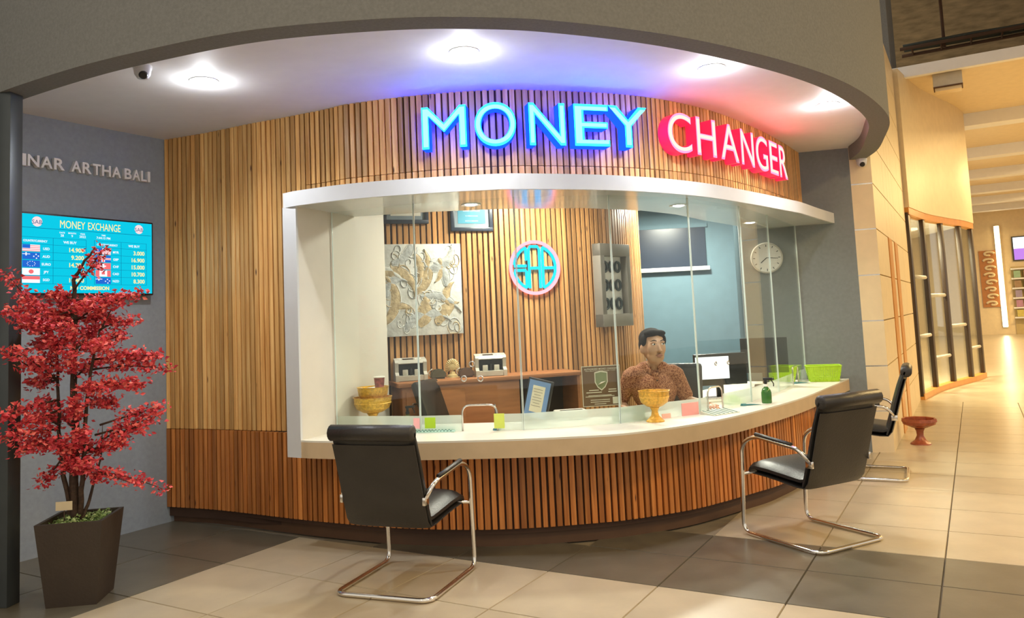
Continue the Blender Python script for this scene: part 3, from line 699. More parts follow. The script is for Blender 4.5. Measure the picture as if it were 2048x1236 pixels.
# trays
def tray(px, w_, d_, yaw, label, m, pat):
    p = onz(*px, ZT); t = thing('money_tray', label, 'tray', (p.x, p.y, ZT), yaw)
    bm = bmesh.new(); V = [(-w_/2, -d_/2, 0), (w_/2, -d_/2, 0), (w_/2, d_/2, 0), (-w_/2, d_/2, 0), (-w_/2, -d_/2, .006), (w_/2, -d_/2, .006), (w_/2, d_/2, .024), (-w_/2, d_/2, .024)]
    mk('plate', V, [[0, 1, 2, 3], [4, 5, 6, 7], [0, 1, 5, 4], [1, 2, 6, 5], [2, 3, 7, 6], [3, 0, 4, 7]], m, t)
    sl = math.atan2(.018, d_)
    if pat == 'dots':
        for i in range(12):
            for j in range(4):
                x = -w_/2+(i+.5+.25*(j % 2))*w_/12.6; y = -d_/2+(j+.5)*d_/4; z = .006+.018*(y+d_/2)/d_
                box('stud', (.011, .011, .004), (x, y, z+.001), mat_stud, t)
    else:
        for i in range(6):
            x = -w_/2+(i+.5)*w_/6; box('rib', (.006, d_*.96, .003), (0, 0, 0), mat_stud, t, M=wm(t) @ TR((x, 0, .0165), 0, sl))
    return t
mat_stud = mat('teal stud', (.035, .14, .12), .3)
tray((870, 863), .30, .12, R(-8), 'green studded money tray lying below the arched opening', mat('pale green tray', (.40, .60, .50), .25), 'dots')
tray((1440, 827), .26, .14, R(32), 'grey striped money tray beside the second arched opening', mat('grey green tray', (.52, .56, .46), .3), 'ribs')
# pen stand, pens
p = onz(994, 860, ZT); t = thing('pen_stand', 'blue desk pen upright in a small holder on the counter', 'pen', (p.x, p.y, ZT))
lathe('foot', [(0, 0), (.03, 0), (.026, .012), (.012, .02), (0, .02)], mat('blue plastic', (.06, .22, .28), .3), t, seg=16)
tube('pen', [(0, 0, .015), (-.004, 0, .09), (-.008, .002, .175)], [.003, .0055, .0045], M_dk, t, 8)
def pen(px, yaw, label):
    p = onz(*px, ZT); t = thing('chained_pen', label, 'pen', (p.x, p.y, ZT), yaw, 'counter pens')
    tube('barrel', [(-.06, 0, .006), (.0, 0, .007), (.07, 0, .005)], [.007, .006, .002], mat('teal pen', (.03, .16, .17), .3), t, 8)
    lathe('holder', [(0, 0), (.026, 0), (.02, .016), (0, .018)], mat('teal holder', (.03, .16, .17), .3), t, M=wm(t) @ TR((-.06, 0, 0)), seg=14)
    tube('cord', [(.07, 0, .003), (.10, .01, .002), (.14, .0, .002)], .0018, M_steel, t, 6)
pen((1503, 811), R(-8), 'teal pen lying in front of the green spray bottle'); pen((1602, 767), R(-12), 'teal pen lying in front of the lime baskets')
# baskets
def basket(px, w_, d_, h, yaw, label, bk=0):
    p = onz(*px, ZT); t = thing('lime_basket', label, 'basket', (p.x, p.y, ZT), yaw, 'lime plastic baskets')
    f = .82
    def wall(name, a, b):   # perforated wall between bottom edge a0-a1 and top edge b0-b1
        a0, a1 = Vector(a[0]), Vector(a[1]); b0, b1 = Vector(b[0]), Vector(b[1]); nx, nz = 14, 6; V, Fc = [], []; th = .35
        def P(u, v): return (a0*(1-u)+a1*u)*(1-v)+(b0*(1-u)+b1*u)*v
        def quad(u0, u1, v0, v1):
            k = len(V); V.extend([P(u0, v0), P(u1, v0), P(u1, v1), P(u0, v1)]); Fc.append([k, k+1, k+2, k+3])
        us = [0]+[x for i in range(nx) for x in ((i+.5-.17)/nx, (i+.5+.17)/nx)]+[1]; vs = [0]+[x for i in range(nz) for x in (.12+(i+.3)*.68/nz, .12+(i+.7)*.68/nz)]+[1]
        for i in range(len(us)-1):
            for j in range(len(vs)-1):
                if i % 2 and j % 2: continue
                quad(us[i], us[i+1], vs[j], vs[j+1])
        o = mk(name, V, Fc, M_lime, t); bm = bmesh.new(); bm.from_mesh(o.data); bmesh.ops.remove_doubles(bm, verts=bm.verts, dist=1e-5); bm.to_mesh(o.data); bm.free()
        so = o.modifiers.new('solid', 'SOLIDIFY'); so.thickness = .003
    x, y = w_/2, d_/2; c = [(-x*f, -y*f, .004), (x*f, -y*f, .004), (x*f, y*f, .004), (-x*f, y*f, .004)]; q = [(-x, -y, h), (x, -y, h), (x, y, h), (-x, y, h)]
    for i in range(4): wall('perforated_wall', (c[i], c[(i+1) % 4]), (q[i], q[(i+1) % 4]))
    box('base', (w_*f, d_*f, .006), (0, 0, .003), M_lime, t)
    tube('rim', [Vector(v) for v in fillet([(-x, 0, h), (-x, -y, h), (x, -y, h), (x, y, h), (-x, y, h), (-x, .001, h)], .02, 4)], .006, M_lime, t, 8, False)
    return t
ry = math.atan2(-RWD.y, -RWD.x)
basket((1648, 762), .33, .2, .155, ry, 'bright lime basket on the counter end against the grey wall')
basket((1560, 765), .33, .2, .155, ry, 'lime basket behind the glass, beside the wall clock side')
# small green box and printer behind the glass
p = aty(1258, 842, 5.72); t = thing('green_box', 'green cardboard box with cream label at the foot of the glass', 'box', (p.x, p.y, ZT), R(15))
box('carton', (.23, .08, .085), (0, 0, .0425), mat('green carton', (.10, .26, .10), .6), t, .003); box('label_patch', (.065, .002, .04), (-.03, -.041, .04), M_paper, t)

# ------------------------------------------------------------------ authorised notice, stand frame
o3, M3, L3 = PANES[2]
xa, ya = panexy(2, 1168, 815); xb, yb = panexy(2, 1239, 729)
nt = thing('authorised_notice', 'brown notice with white shield on the glass, headed AUTHORIZED MONEY CHANGER', 'notice', M3 @ Vector(((xa+xb)/2, ya, -.012)))
W_, H_ = abs(xb-xa)*1.02, abs(yb-ya); NM = M3 @ Matrix.Translation(((xa+xb)/2, ya, -.010))
M_nb = mat('brown notice', (.16, .085, .035), .4); M_nw = mat('cream print', (.72, .64, .48), .6); M_ng = mat('olive shield', (.22, .24, .11), .5)
box('board', (W_, H_, .004), (0, H_/2, -.002), M_nb, nt, M=NM); 
for dx, dy, sx, sy in ((0, H_-.003, W_, .004), (0, .003, W_, .004), (-W_/2+.002, H_/2, .004, H_), (W_/2-.002, H_/2, .004, H_)): box('border', (sx, sy, .001), (dx, dy, .0008), M_nw, nt, M=NM)
def nl(body, y, h, w_=None, x=0): text('print', body, h, M_nw, nt, NM @ Matrix.Translation((x, y*H_, .0006)), .0002, .01, 'CENTER', w_)
nl('AUTHORIZED MONEY CHANGER', .90, .011, W_*.86); nl('Non-Bank Foreign Exchange Trader', .865, .006, W_*.8)
def shield(s, m, dz, cy=.635):
    P = [(-.5, .5), (0, .58), (.5, .5), (.5, -.1), (.3, -.42), (0, -.62), (-.3, -.42), (-.5, -.1)]
    mk('shield', [(a*s*.82, cy*H_+b*s, dz) for a, b in P], [list(range(8))], m, nt, M=NM)
shield(.115, M_nw, .001); shield(.1, M_ng, .0015)
nl('KUPVA', .715, .018, .07); nl('BERIZIN', .685, .007, .06)
tube('leaf_stroke', [(-.025, .53*H_, .003), (0, .575*H_, .003), (.03, .61*H_, .003)], [.001, .006, .001], M_nw, nt, 6, M=NM)
for y, w_ in ((.40, .25), (.345, .4)): box('print_line', (W_*w_, .006, .0006), (-W_*.2, y*H_, .0008), M_nw, nt, M=NM)
for y, w_ in ((.405, .2), (.35, .22)): box('print_line', (W_*w_, .006, .0006), (W_*.28, y*H_, .0008), M_nw, nt, M=NM)
for y, w_ in ((.27, .6), (.245, .75), (.16, .5), (.11, .5), (.06, .3)): box('print_line', (W_*w_, .004, .0006), (-W_*.05, y*H_, .0008), M_nw, nt, M=NM)
box('print_patch', (W_*.17, W_*.17, .0006), (W_*.36, .13*H_, .0008), M_nw, nt, M=NM)
# framed letter standing by the glass
p = aty(1068, 826, 5.78); fs = thing('desk_frame', 'tilted black photo frame with blue mount and cream letter behind the glass', 'picture frame', (p.x, p.y, ZT+.03), R(-28))
FM = wm(fs) @ Matrix.Rotation(R(90-6), 4, 'X') @ Matrix.Rotation(R(-12), 4, 'Z')
box('frame', (.20, .29, .022), (0, .145, 0), M_blk, fs, .004, M=FM); box('mount', (.172, .262, .002), (0, .145, .0115), mat('blue mount', (.16, .26, .45), .5), fs, M=FM)
box('letter', (.10, .19, .002), (0, .145, .013), mat('cream paper', (.72, .62, .44), .8), fs, M=FM)
for k_ in range(7): box('print_line', (.075-.02*(k_ % 3 == 2), .004, .0006), (-.003, .215-k_*.02, .0143), mat('ink', (.3, .25, .2), .8), fs, M=FM)
box('foot', (.12, .09, .012), (0, .03, -.026), M_blk, fs)

# ------------------------------------------------------------------ office behind the glass
BC = Curve([(-1.75, 6.62), (-1.12, 6.85), (-.3, 7.145), (.55, 7.455), (.95, 7.72), (1.22, 8.15), (1.42, 8.75)])
wb = ribbon('wall_back', BC.off(-.012), BC.off(-.1), 0, 2.9, M_wallback); tag(wb, kind='structure')
mI = slatmesh(2.9, w=.037, m=M_slat_in); u = .45
while u < BC.len-.02:
    slat(mI, wb, BC, u, 0, rr.uniform(0, .003), rr.uniform(.9, 1.1)); u += .0525
wbl = prism('wall_rear', [(.6, 9.75), (3.4, 9.5), (3.4, 9.62), (.6, 9.87)], 0, 2.9, M_blue); tag(wbl, kind='structure')
wls = prism('wall_side', [(2.44, 8.60), (3.3, 8.62), (3.4, 9.52), (3.3, 9.52)], 0, 2.9, M_blue); tag(wls, kind='structure')
ic = prism('ceiling_office', [(-1.72, 6.35), (-.6, 5.75), (.6, 5.9), (1.7, 6.7), (2.7, 8.3), (3.35, 9.7), (.5, 9.9), (-1.9, 7.6)], 2.78, 2.82, M_soff); tag(ic, kind='structure')
# dark window with white sill in the rear wall
bn = Vector((-.089, -.996, 0))
def onB(x, y): return onpl(x, y, (2.0, 9.6235, 0), bn)
a, b = onB(1262, 462), onB(1413, 532)
wn = thing('window_1', None, None, ((a.x+b.x)/2, (a.y+b.y)/2, b.z)); wn['kind'] = 'structure'
BM_ = frame(((a.x+b.x)/2, (a.y+b.y)/2-.02, b.z), (.996, -.089, 0), (0, 0, 1)); ww = (b-a).length; wh = a.z-b.z
ww = abs(b.x-a.x)
box('dark_pane', (ww, wh, .02), (0, wh/2, 0), M_navy, wn, M=BM_); box('sill', (ww+.06, .05, .07), (0, -.025, .02), M_white, wn, .004, M=BM_); box('head_band', (ww+.06, .05, .03), (0, wh+.025, 0), M_blue, wn, M=BM_)
# clock
rn = Vector((RWN.x, RWN.y, 0)); pq = onpl(1533, 516, (RW0.x, RW0.y, 0), rn)
ck = thing('wall_clock', 'round white wall clock on the grey wall behind the end pane', 'clock', pq)
CM = frame(pq+rn*.004, (-RWD.x, -RWD.y, 0), (0, 0, 1))
lathe('clock_case', [(0, 0), (.155, 0), (.165, .012), (.165, .03), (.152, .034), (.15, .024), (0, .024)], M_machine, ck, M=CM, seg=40)
lathe('dial', [(0, .0245), (.149, .0245), (.149, .0255), (0, .0255)], M_paper, ck, M=CM, seg=40)
for k_ in range(12):
    a_ = k_*math.pi/6; box('hour_mark', (.008, .022, .002), (0, .128, .0265), M_blk, ck, M=CM @ Matrix.Rotation(a_, 4, 'Z'))
for ln, wd, an in ((.08, .009, 130), (.115, .006, -95)): box('clock_hand', (wd, ln, .002), (0, ln/2, .029), M_blk, ck, M=CM @ Matrix.Rotation(R(an), 4, 'Z'))

# desk along the back wall
bd = Vector((.938, .347)); bnn = Vector((.347, -.938))
zD = aty(790, 768, 6.44).z
dk0 = Vector((-.955, 6.435))
dk = thing('back_desk', 'brown veneer cabinet desk along the inner slatted wall', 'desk', (dk0.x, dk0.y, 0), math.atan2(bd.y, bd.x))
DL = 1.62
box('desk_top', (DL+.03, .44, .035), (DL/2, .215, zD-.0175), M_desk, dk, .004)
box('cabinet_body', (1.02, .40, zD-.035), (.53, .22, (zD-.035)/2), M_desk, dk, .003)
dr = box('door', (.5, .018, zD-.12), (.30, .012, (zD-.03)/2), M_desk, dk, .003); box('handle', (.05, .012, .012), (.12, -.005, zD-.17), M_steel, dr, .003)
box('end_panel', (.03, .40, zD-.035), (DL-.02, .22, (zD-.035)/2), M_desk, dk, .003); box('kneehole_shade', (.55, .02, zD-.1), (1.33, .36, (zD-.035)/2+.03), M_blk, dk)  # black sheet stands in for the shade inside the open kneehole
def ondesk(px, py): return onz(px, py, zD)
def bill_counter(px, yaw, label):
    p = ondesk(*px); t = thing('bill_counter', label, 'bill counter', (p.x, p.y+.09, zD), yaw, 'banknote counting machines'); w_ = .27
    def side(x0, x1, prof, m, name, par=t):
        n = len(prof); V = [(x0, a, b) for a, b in prof]+[(x1, a, b) for a, b in prof]
        return mk(name, V, [list(range(n)), list(range(n, 2*n))]+[[i, (i+1) % n, n+(i+1) % n, n+i] for i in range(n)], m, par)
    ck_ = [(-.13, 0), (.12, 0), (.12, .12), (.06, .19), (-.06, .175), (-.085, .155), (-.075, .075), (-.13, .05)]
    side(-w_/2, -w_/2+.03, ck_, M_machine, 'side_cheek'); side(w_/2-.03, w_/2, ck_, M_machine, 'side_cheek')
    side(-w_/2+.03, w_/2-.03, [(-.125, .004), (.11, .004), (.11, .05), (-.125, .045)], M_machine, 'base')
    side(-w_/2+.03, w_/2-.03, [(.02, .05), (.11, .05), (.11, .12), (.055, .186), (.02, .17)], M_machine, 'rear_housing')
    side(-w_/2+.03, w_/2-.03, [(-.03, .048), (.02, .05), (.02, .15), (-.03, .14)], M_blk, 'feed_slot')
    pn = side(-w_/2+.028, w_/2-.028, [(-.085, .148), (-.06, .176), (.055, .191), (.02, .165), (-.05, .14)], M_machine, 'control_panel')
    def onp(x, y, sx, sy, m, nm): box(nm, (sx, sy, .004), (0, 0, 0), m, pn, M=wm(t) @ TR((x, -.0, .0), 0) @ TR((0, y, .1765+(y+.06)*.13+.001), 0, R(7)))
    onp(-.02, -.03, .09, .045, M_blk, 'display')
    for i in range(3):
        for j in range(2): onp(.045+i*.02, -.042+j*.024, .014, .016, M_paper, 'key')
    onp(-.085, -.03, .02, .03, M_paper, 'key')
    for s in (-1, 1): box('stacker_tab', (.045, .012, .05), (s*.05, -.085, .07), M_machine, t, .004)
    box('stacker_arm', (.018, .05, .06), (0, -.06, .075), M_blk, t, .003)
    return t
bill_counter((818, 762), R(14), 'pale grey banknote counting machine at the desk end by the cream jamb')
bill_counter((980, 752), R(8), 'pale grey banknote counting machine beside the gold fan ornament')
# pouches and ornament on the desk
def pouch(px, label, m):
    p = ondesk(*px); t = thing('coin_pouch', label, 'pouch', (p.x, p.y+.03, zD), R(15), 'dark coin pouches on the desk')
    V, Fc = [], []; n = 14
    prof = [(-.066, 0), (.066, 0), (.072, .03), (.055, .07), (.02, .085), (-.02, .085), (-.055, .07), (-.072, .03)]
    bm = bmesh.new(); vs = [bm.verts.new((a, -.025, b)) for a, b in prof]; f = bm.faces.new(vs); r_ = bmesh.ops.extrude_face_region(bm, geom=[f]); bmesh.ops.translate(bm, vec=(0, .05, 0), verts=[v for v in r_['geom'] if isinstance(v, bmesh.types.BMVert)])
    bmesh.ops.bevel(bm, geom=list(bm.edges), offset=.012, segments=2, affect='EDGES'); fin_bm('bag', bm, m, t, auto=True)
    tube('strap', fillet([(-.07, 0, .02), (-.09, 0, .06), (-.05, 0, .085)], .02), .004, M_machine, t, 6)
pouch((876, 758), 'dark green-brown pouch between the counting machine and fan ornament', mat('olive fabric', (.09, .08, .045), .8)); pouch((932, 755), 'dark brown pouch next to the second counting machine', mat('brown fabric', (.11, .06, .035), .8))
p = ondesk(905, 755); fo = thing('fan_ornament', 'pale gold fan-shaped ornament standing on the desk between two pouches', 'ornament', (p.x, p.y+.03, zD), R(15))
M_pg = mat('pale gold', (.62, .47, .22), .4, .3)
lathe('foot', [(0, 0), (.055, 0), (.05, .02), (.025, .03), (.02, .05), (0, .05)], M_pg, fo, seg=18)
for k_ in range(17):
    a_ = R(-30+240*k_/16); tube('rib', [(0, 0, .085), (.062*math.cos(a_), 0, .085+.075*math.sin(a_))], [.003, .006], M_pg, fo, 6)
tube('rim', [(.06*math.cos(R(a_)), 0, .085+.073*math.sin(R(a_))) for a_ in range(-30, 211, 12)], .004, M_pg, fo, 6)
lathe('centre', [(0, -.01), (.028, -.006), (.03, 0), (.028, .006), (0, .01)], M_pg, fo, M=wm(fo) @ TR((0, 0, .085), 0, R(90)), seg=18)

# things on the inner slatted wall
bp0 = Vector((-1.12, 6.85, 0)); bn3 = Vector((.347, -.938, 0)); bd3 = Vector((.938, .347, 0))
def onI(x, y, off=.018): return onpl(x, y, bp0+bn3*off, bn3)
def imat(px, py, off=.018): return frame(onI(px, py, off), bd3, (0, 0, 1))
# relief panel
P0, P1 = onI(757, 675), onI(918, 488); aw = (Vector((P1.x, P1.y))-Vector((P0.x, P0.y))).length+.1; ah = P1.z-P0.z
c_ = (P0+P1)/2-bd3*.05; art = thing('relief_panel', 'square white relief panel of gold and grey paisley leaves', 'wall art', (c_.x, c_.y, P0.z)); AM = frame((c_.x, c_.y, P0.z), bd3, (0, 0, 1))
M_aw = mat('off white plaster', (.68, .67, .62), .5, var=.1, vs=14, bump=.5, bs=18); M_ag = mat('sand gold plaster', (.50, .38, .22), .45, var=.3, vs=20, bump=.6, bs=30); M_as = mat('silver grey plaster', (.46, .47, .46), .45, var=.25, vs=20, bump=.6, bs=30)
box('canvas', (aw, ah, .035), (0, ah/2, .0175), M_aw, art, .003, M=AM)
ra = random.Random(11)
def paisley(x, y, ln, wd, ang, bend, m, dz=0):
    n = 14; L_, Rr_, sp_ = [], [], []
    px_, py_, a_ = x, y, R(ang); 
    for i in range(n+1):
        t_ = i/n; w_ = wd*math.sin(math.pi*min(t_*.92+.08, 1))**.8*(1-.35*t_); nx_, ny_ = -math.sin(a_), math.cos(a_)
        L_.append((px_+nx_*w_, py_+ny_*w_)); Rr_.append((px_-nx_*w_, py_-ny_*w_)); sp_.append((px_, py_)); px_ += math.cos(a_)*ln/n; py_ += math.sin(a_)*ln/n; a_ += R(bend)/n
    cl_ = lambda q: (max(-aw/2+.004, min(aw/2-.004, q[0])), max(.004, min(ah-.004, q[1])))
    V = [(*cl_(q), .035) for q in L_]+[(*cl_(q), .046+dz) for q in sp_]+[(*cl_(q), .035) for q in Rr_]; k_ = n+1
    Fc = [[i, i+1, k_+i+1, k_+i] for i in range(n)]+[[k_+i, k_+i+1, 2*k_+i+1, 2*k_+i] for i in range(n)]
    mk('relief_leaf', V, Fc, m, art, True, M=AM)
    tube('relief_line', [(*cl_(q), .036) for q in L_], .0028, M_aw, art, 5, M=AM); tube('relief_line', [(*cl_(q), .036) for q in Rr_], .0028, M_aw, art, 5, M=AM)
for q in [(-.30, .12, .55, .055, 35, 120, M_ag), (-.1, .05, .5, .06, 60, -110, M_as), (.0, .42, .45, .06, 40, 80, M_ag), (.05, .40, .42, .045, 10, -70, M_as), (.02, .1, .3, .09, 50, 60, M_ag), (.2, .12, .28, .07, 70, -60, M_ag),
          (-.33, .6, .5, .06, 40, -150, M_ag), (-.2, .75, .35, .05, 10, 100, M_as), (.1, .72, .4, .06, -20, 130, M_as), (.0, .85, .3, .045, -50, -80, M_ag), (-.25, .4, .3, .05, 100, -140, M_as), (.28, .5, .3, .05, 80, 90, M_as), (-.05, .28, .25, .04, 150, 100, M_ag), (.3, .3, .25, .045, 120, -100, M_ag),
          (-.38, .25, .3, .04, 70, 60, M_as), (.12, .58, .25, .035, 100, -90, M_aw), (-.12, .58, .28, .04, 120, 90, M_aw), (.22, .8, .25, .04, -60, -90, M_ag)]:
    paisley(q[0]*aw/.85, q[1]*ah/.95, *q[2:])
for k_ in range(46):
    cx, cy = ra.uniform(-aw/2+.05, aw/2-.05), ra.uniform(.05, ah-.05); r0_ = ra.uniform(.03, .085); t0_ = ra.uniform(0, 6.28); tw_ = ra.choice((-1, 1))
    P = []
    for q in range(15):
        f_ = 1-q/19; a_ = t0_+tw_*q*.42; P.append((max(-aw/2+.006, min(aw/2-.006, cx+r0_*f_*math.cos(a_)*1.1)), max(.006, min(ah-.006, cy+r0_*f_*math.sin(a_)*1.5)), .036))
    tube('relief_scroll', P, [.0022+.0035*math.sin(math.pi*q/14) for q in range(15)], (M_aw, M_ag, M_as)[k_ % 3], art, 5, M=AM)
# certificates
def cert(px, py, w_, h_, mcol, label, lines):
    c = onI(px, py); t = thing('framed_certificate', label, 'picture frame', (c.x, c.y, c.z)); M = frame(c, bd3, (0, 0, 1))
    for s in (-1, 1): box('frame_rail', (.035, h_, .03), (s*(w_/2-.0175), h_/2, .015), M_dkf, t, .003, M=M)
    for y in (.0175, h_-.0175): box('frame_rail', (w_, .035, .03), (0, y, .0151), M_dkf, t, .003, M=M)
    box('mount', (w_-.06, h_-.06, .01), (0, h_/2, .012), M_mnt, t, M=M)
    s_ = box('sheet', (w_-.14, h_-.14, .002), (0, h_/2, .018), mcol, t, M=M)
    for i, l in enumerate(lines): text('print', l, .014 if i == 0 else .009, M_paper if lines[0] else M_blk, t, M @ Matrix.Translation((0, h_-.14-i*.045, .0195)), .0002, 0, 'CENTER', min(w_-.2, .16 if i == 0 else .12))
M_dkf = mat('navy frame', (.02, .028, .045), .35); M_mnt = mat('grey mount', (.17, .21, .24), .6)
cert(811, 448, .41, .32, mat('cream sheet', (.66, .63, .55), .7), 'navy framed cream document above the relief panel', [])
cert(943, 463, .40, .32, mat('teal sheet', (.03, .22, .32), .5), 'navy framed teal certificate left of the neon monogram', ['AWARD CERTIFICATE', 'THE FOREIGN EXCHANGE', 'KUPVA BERIZIN'])
# neon monogram
cN = onI(1070, 535, .05); rN = 51.5*(cN-EYE).dot(fwd)/F
ns = thing('neon_monogram', 'round neon sign with blue SAB monogram inside a pink ring', 'neon sign', (cN.x, cN.y, cN.z-rN)); NMm = frame(cN, bd3, (0, 0, 1))
M_npk = emis('pink neon', (1, .22, .26), 2.0); M_nbl = emis('blue neon', (.005, .42, .95), 1.5)
tube('ring', [(rN*math.cos(a_), rN*math.sin(a_), 0) for a_ in [2*math.pi*k/56 for k in range(56)]], .016, M_npk, ns, 10, True, M=NMm)
def nb(P, closed=False): tube('stroke', [(x*rN, y*rN, 0) for x, y in P], .0135, M_nbl, ns, 8, closed, M=NMm)
arc = lambda a0, a1, r=.86: [(r*math.cos(R(a0+(a1-a0)*k/12)), r*math.sin(R(a0+(a1-a0)*k/12))) for k in range(13)]
nb([(-.24, -.8), (-.24, .72), (-.18, .82), (.12, .82), (.2, .72), (.2, -.8)]); nb([(-.24, -.02), (.2, -.02)])
nb([(-.36, .28), (-.36, .76)]+arc(116, 172)); nb([(-.85, .07), (-.36, .07)]); nb([(-.85, -.1), (-.40, -.1), (-.36, -.16), (-.36, -.76)]+arc(244, 190))
nb([(.33, .76)]+arc(66, -66)+[(.33, -.76)], True); nb([(.33, -.02), (.84, -.02)])
for a_ in (45, 135, 225, 315): tube('standoff', [(rN*math.cos(R(a_)), rN*math.sin(R(a_)), 0), (rN*math.cos(R(a_)), rN*math.sin(R(a_)), -.04)], .005, M_steel, ns, 6, M=NMm)
# shadow box with nine rings, on the turning part of the wall
def hitB(x, y, off):
    return BC.hit(x, y, off)
hu, hz = hitB(1229, 570, .09); pB, tB = BC.at(hu); nB = Vector((tB.y, -tB.x)); tB = Vector((tB.x, tB.y))
dB = (Vector((pB.x, pB.y, hz))-EYE).dot(fwd)
fh = 163*dB/F; fw = .46
sb = thing('shadow_box', 'deep grey shadow box frame holding nine dark rings on white', 'display case', (pB.x, pB.y, hz-fh/2)); SM = frame((pB.x+nB.x*.02, pB.y+nB.y*.02, hz-fh/2), (tB.x, tB.y, 0), (0, 0, 1))
M_sbx = mat('grey brown frame', (.22, .20, .17), .4)
for s in (-1, 1): box('frame_side', (.06, fh, .1), (s*(fw/2-.03), fh/2, .05), M_sbx, sb, .003, M=SM)
for y in (.06, fh-.06): box('frame_rail', (fw, .12, .1), (0, y, .0501), M_sbx, sb, .003, M=SM)
box('backing', (fw-.1, fh-.2, .01), (0, fh/2, .02), M_paper, sb, M=SM)
for i in range(3):
    for j in range(3):
        M = SM @ Matrix.Translation(((i-1)*.098, fh/2+(j-1)*fh*.225, .03)); rx = (.036, .026, .036)[i]
        tube('display_ring', [(rx*math.cos(a_), .048*math.sin(a_), .01) for a_ in [2*math.pi*k/20 for k in range(20)]], .013, mat('dark teal ring', (.04, .07, .075), .3) if (i+j) == 0 else bpy.data.materials['dark teal ring'], sb, 6, True, M=M)
# office chairs behind the counter
def office_chair(loc, yaw, label, tilt=14):
    t = thing('office_chair', label, 'chair', loc, yaw, 'black office chairs behind the glass')
    for k_ in range(5):
        a_ = 2*math.pi*k_/5; tube('base_spoke', [(0, 0, .09), (.27*math.cos(a_), .27*math.sin(a_), .06)], [.028, .018], M_blk, t, 8)
        lathe('castor', [(0, -.03), (.025, -.028), (.025, .028), (0, .03)], M_blk, t, M=wm(t) @ TR((.27*math.cos(a_), .27*math.sin(a_), .03), 0, R(90)), seg=12)
    tube('gas_lift', [(0, 0, .08), (0, 0, .42)], .025, M_blk, t, 10)
    bm = bmesh.new(); addbox(bm, (.48, .46, .08), (0, 0, .45), .035); fin_bm('seat', bm, M_black, t, auto=True)
    bm = bmesh.new(); addbox(bm, (.46, .07, .58), (0, 0, .29), .03); fin_bm('backrest', bm, M_black, t, M=wm(t) @ TR((0, .22, .5), 0, R(-tilt)), auto=True)
    tube('back_stem', [(0, .15, .42), (0, .27, .46), (0, .27, .62)], .02, M_blk, t, 8)
    return t
office_chair((-.37, 6.28, 0), R(75), 'empty black office chair turned sideways before the brown desk', 18)
office_chair((1.215, 6.50, 0), R(-25), 'black office chair under the seated clerk', 10)
# monitors and papers
def monitor(x, y, z, w_, h_, yaw, label, sheet=None):
    t = thing('monitor', label, 'monitor', (x, y, ZT), yaw)
    box('casing', (w_, .03, h_), (0, 0, z-ZT+h_/2), M_blk, t, .006); box('screen', (w_-.03, .002, h_-.03), (0, .016, z-ZT+h_/2), M_navy, t)
    box('stem', (.06, .03, z-ZT+.1), (0, .03, (z-ZT+.1)/2), M_blk, t, .004); box('foot', (.22, .16, .012), (0, .03, .006), M_blk, t, .004)
    if sheet: box('lit_page', (sheet[0], .002, sheet[1]), (sheet[2], -.017, z-ZT+sheet[3]), emis('lit page', (1, 1, .92), .9), t)
    return t
# inner worktop the monitors stand on
iw = prism('inner_worktop', [(1.66, 6.62), (2.12, 7.2), (2.72, 8.22), (2.3, 8.42), (1.75, 7.6), (1.35, 6.95)], .715, ZT-.001, M_jamb); tag(iw, 'cream inner worktop carrying the two monitors behind the counter', 'worktop')
for k_, (lx, ly) in enumerate([(1.5, 6.9), (1.85, 7.55), (2.35, 8.3), (2.5, 8.05)]): pass
q = aty(1441, 752, 6.85); monitor(q.x, q.y, .865, .47, .27, R(8), 'black customer monitor behind the glass with a blank white lit page', (.30, .19, -.075, .15))
q = aty(1530, 735, 7.75); monitor(q.x, q.y, .88, .44, .34, R(-18), 'black monitor seen from behind under the wall clock')
q = aty(1440, 783, 6.66); kb = thing('keyboard', 'white keyboard lying in front of the lit monitor', 'keyboard', (q.x, q.y, ZT+.0), R(12))
box('keyboard_body', (.42, .13, .02), (0, 0, .011), M_paper, kb, .004)
for i in range(14):
    for j in range(4): box('key', (.022, .022, .008), (-.19+i*.029, -.045+j*.029, .024), M_machine, kb)
q = aty(1462, 777, 6.45); lc = thing('lime_dish', 'small lime plastic dish upturned behind the second arched opening', 'dish', (q.x, q.y, ZT)); lathe('shell', [(0, .07), (.035, .066), (.065, .04), (.08, .004), (.082, 0), (.07, .0), (.05, .035), (0, .055)], M_lime, lc)
q = aty(1140, 815, 5.92); pt = thing('label_printer', 'low pale grey printer behind the glass beside the notice', 'printer', (q.x, q.y, ZT), R(10))
box('body', (.24, .13, .07), (0, 0, .035), M_machine, pt, .015); box('paper_slot', (.17, .02, .004), (0, -.03, .071), M_blk, pt)

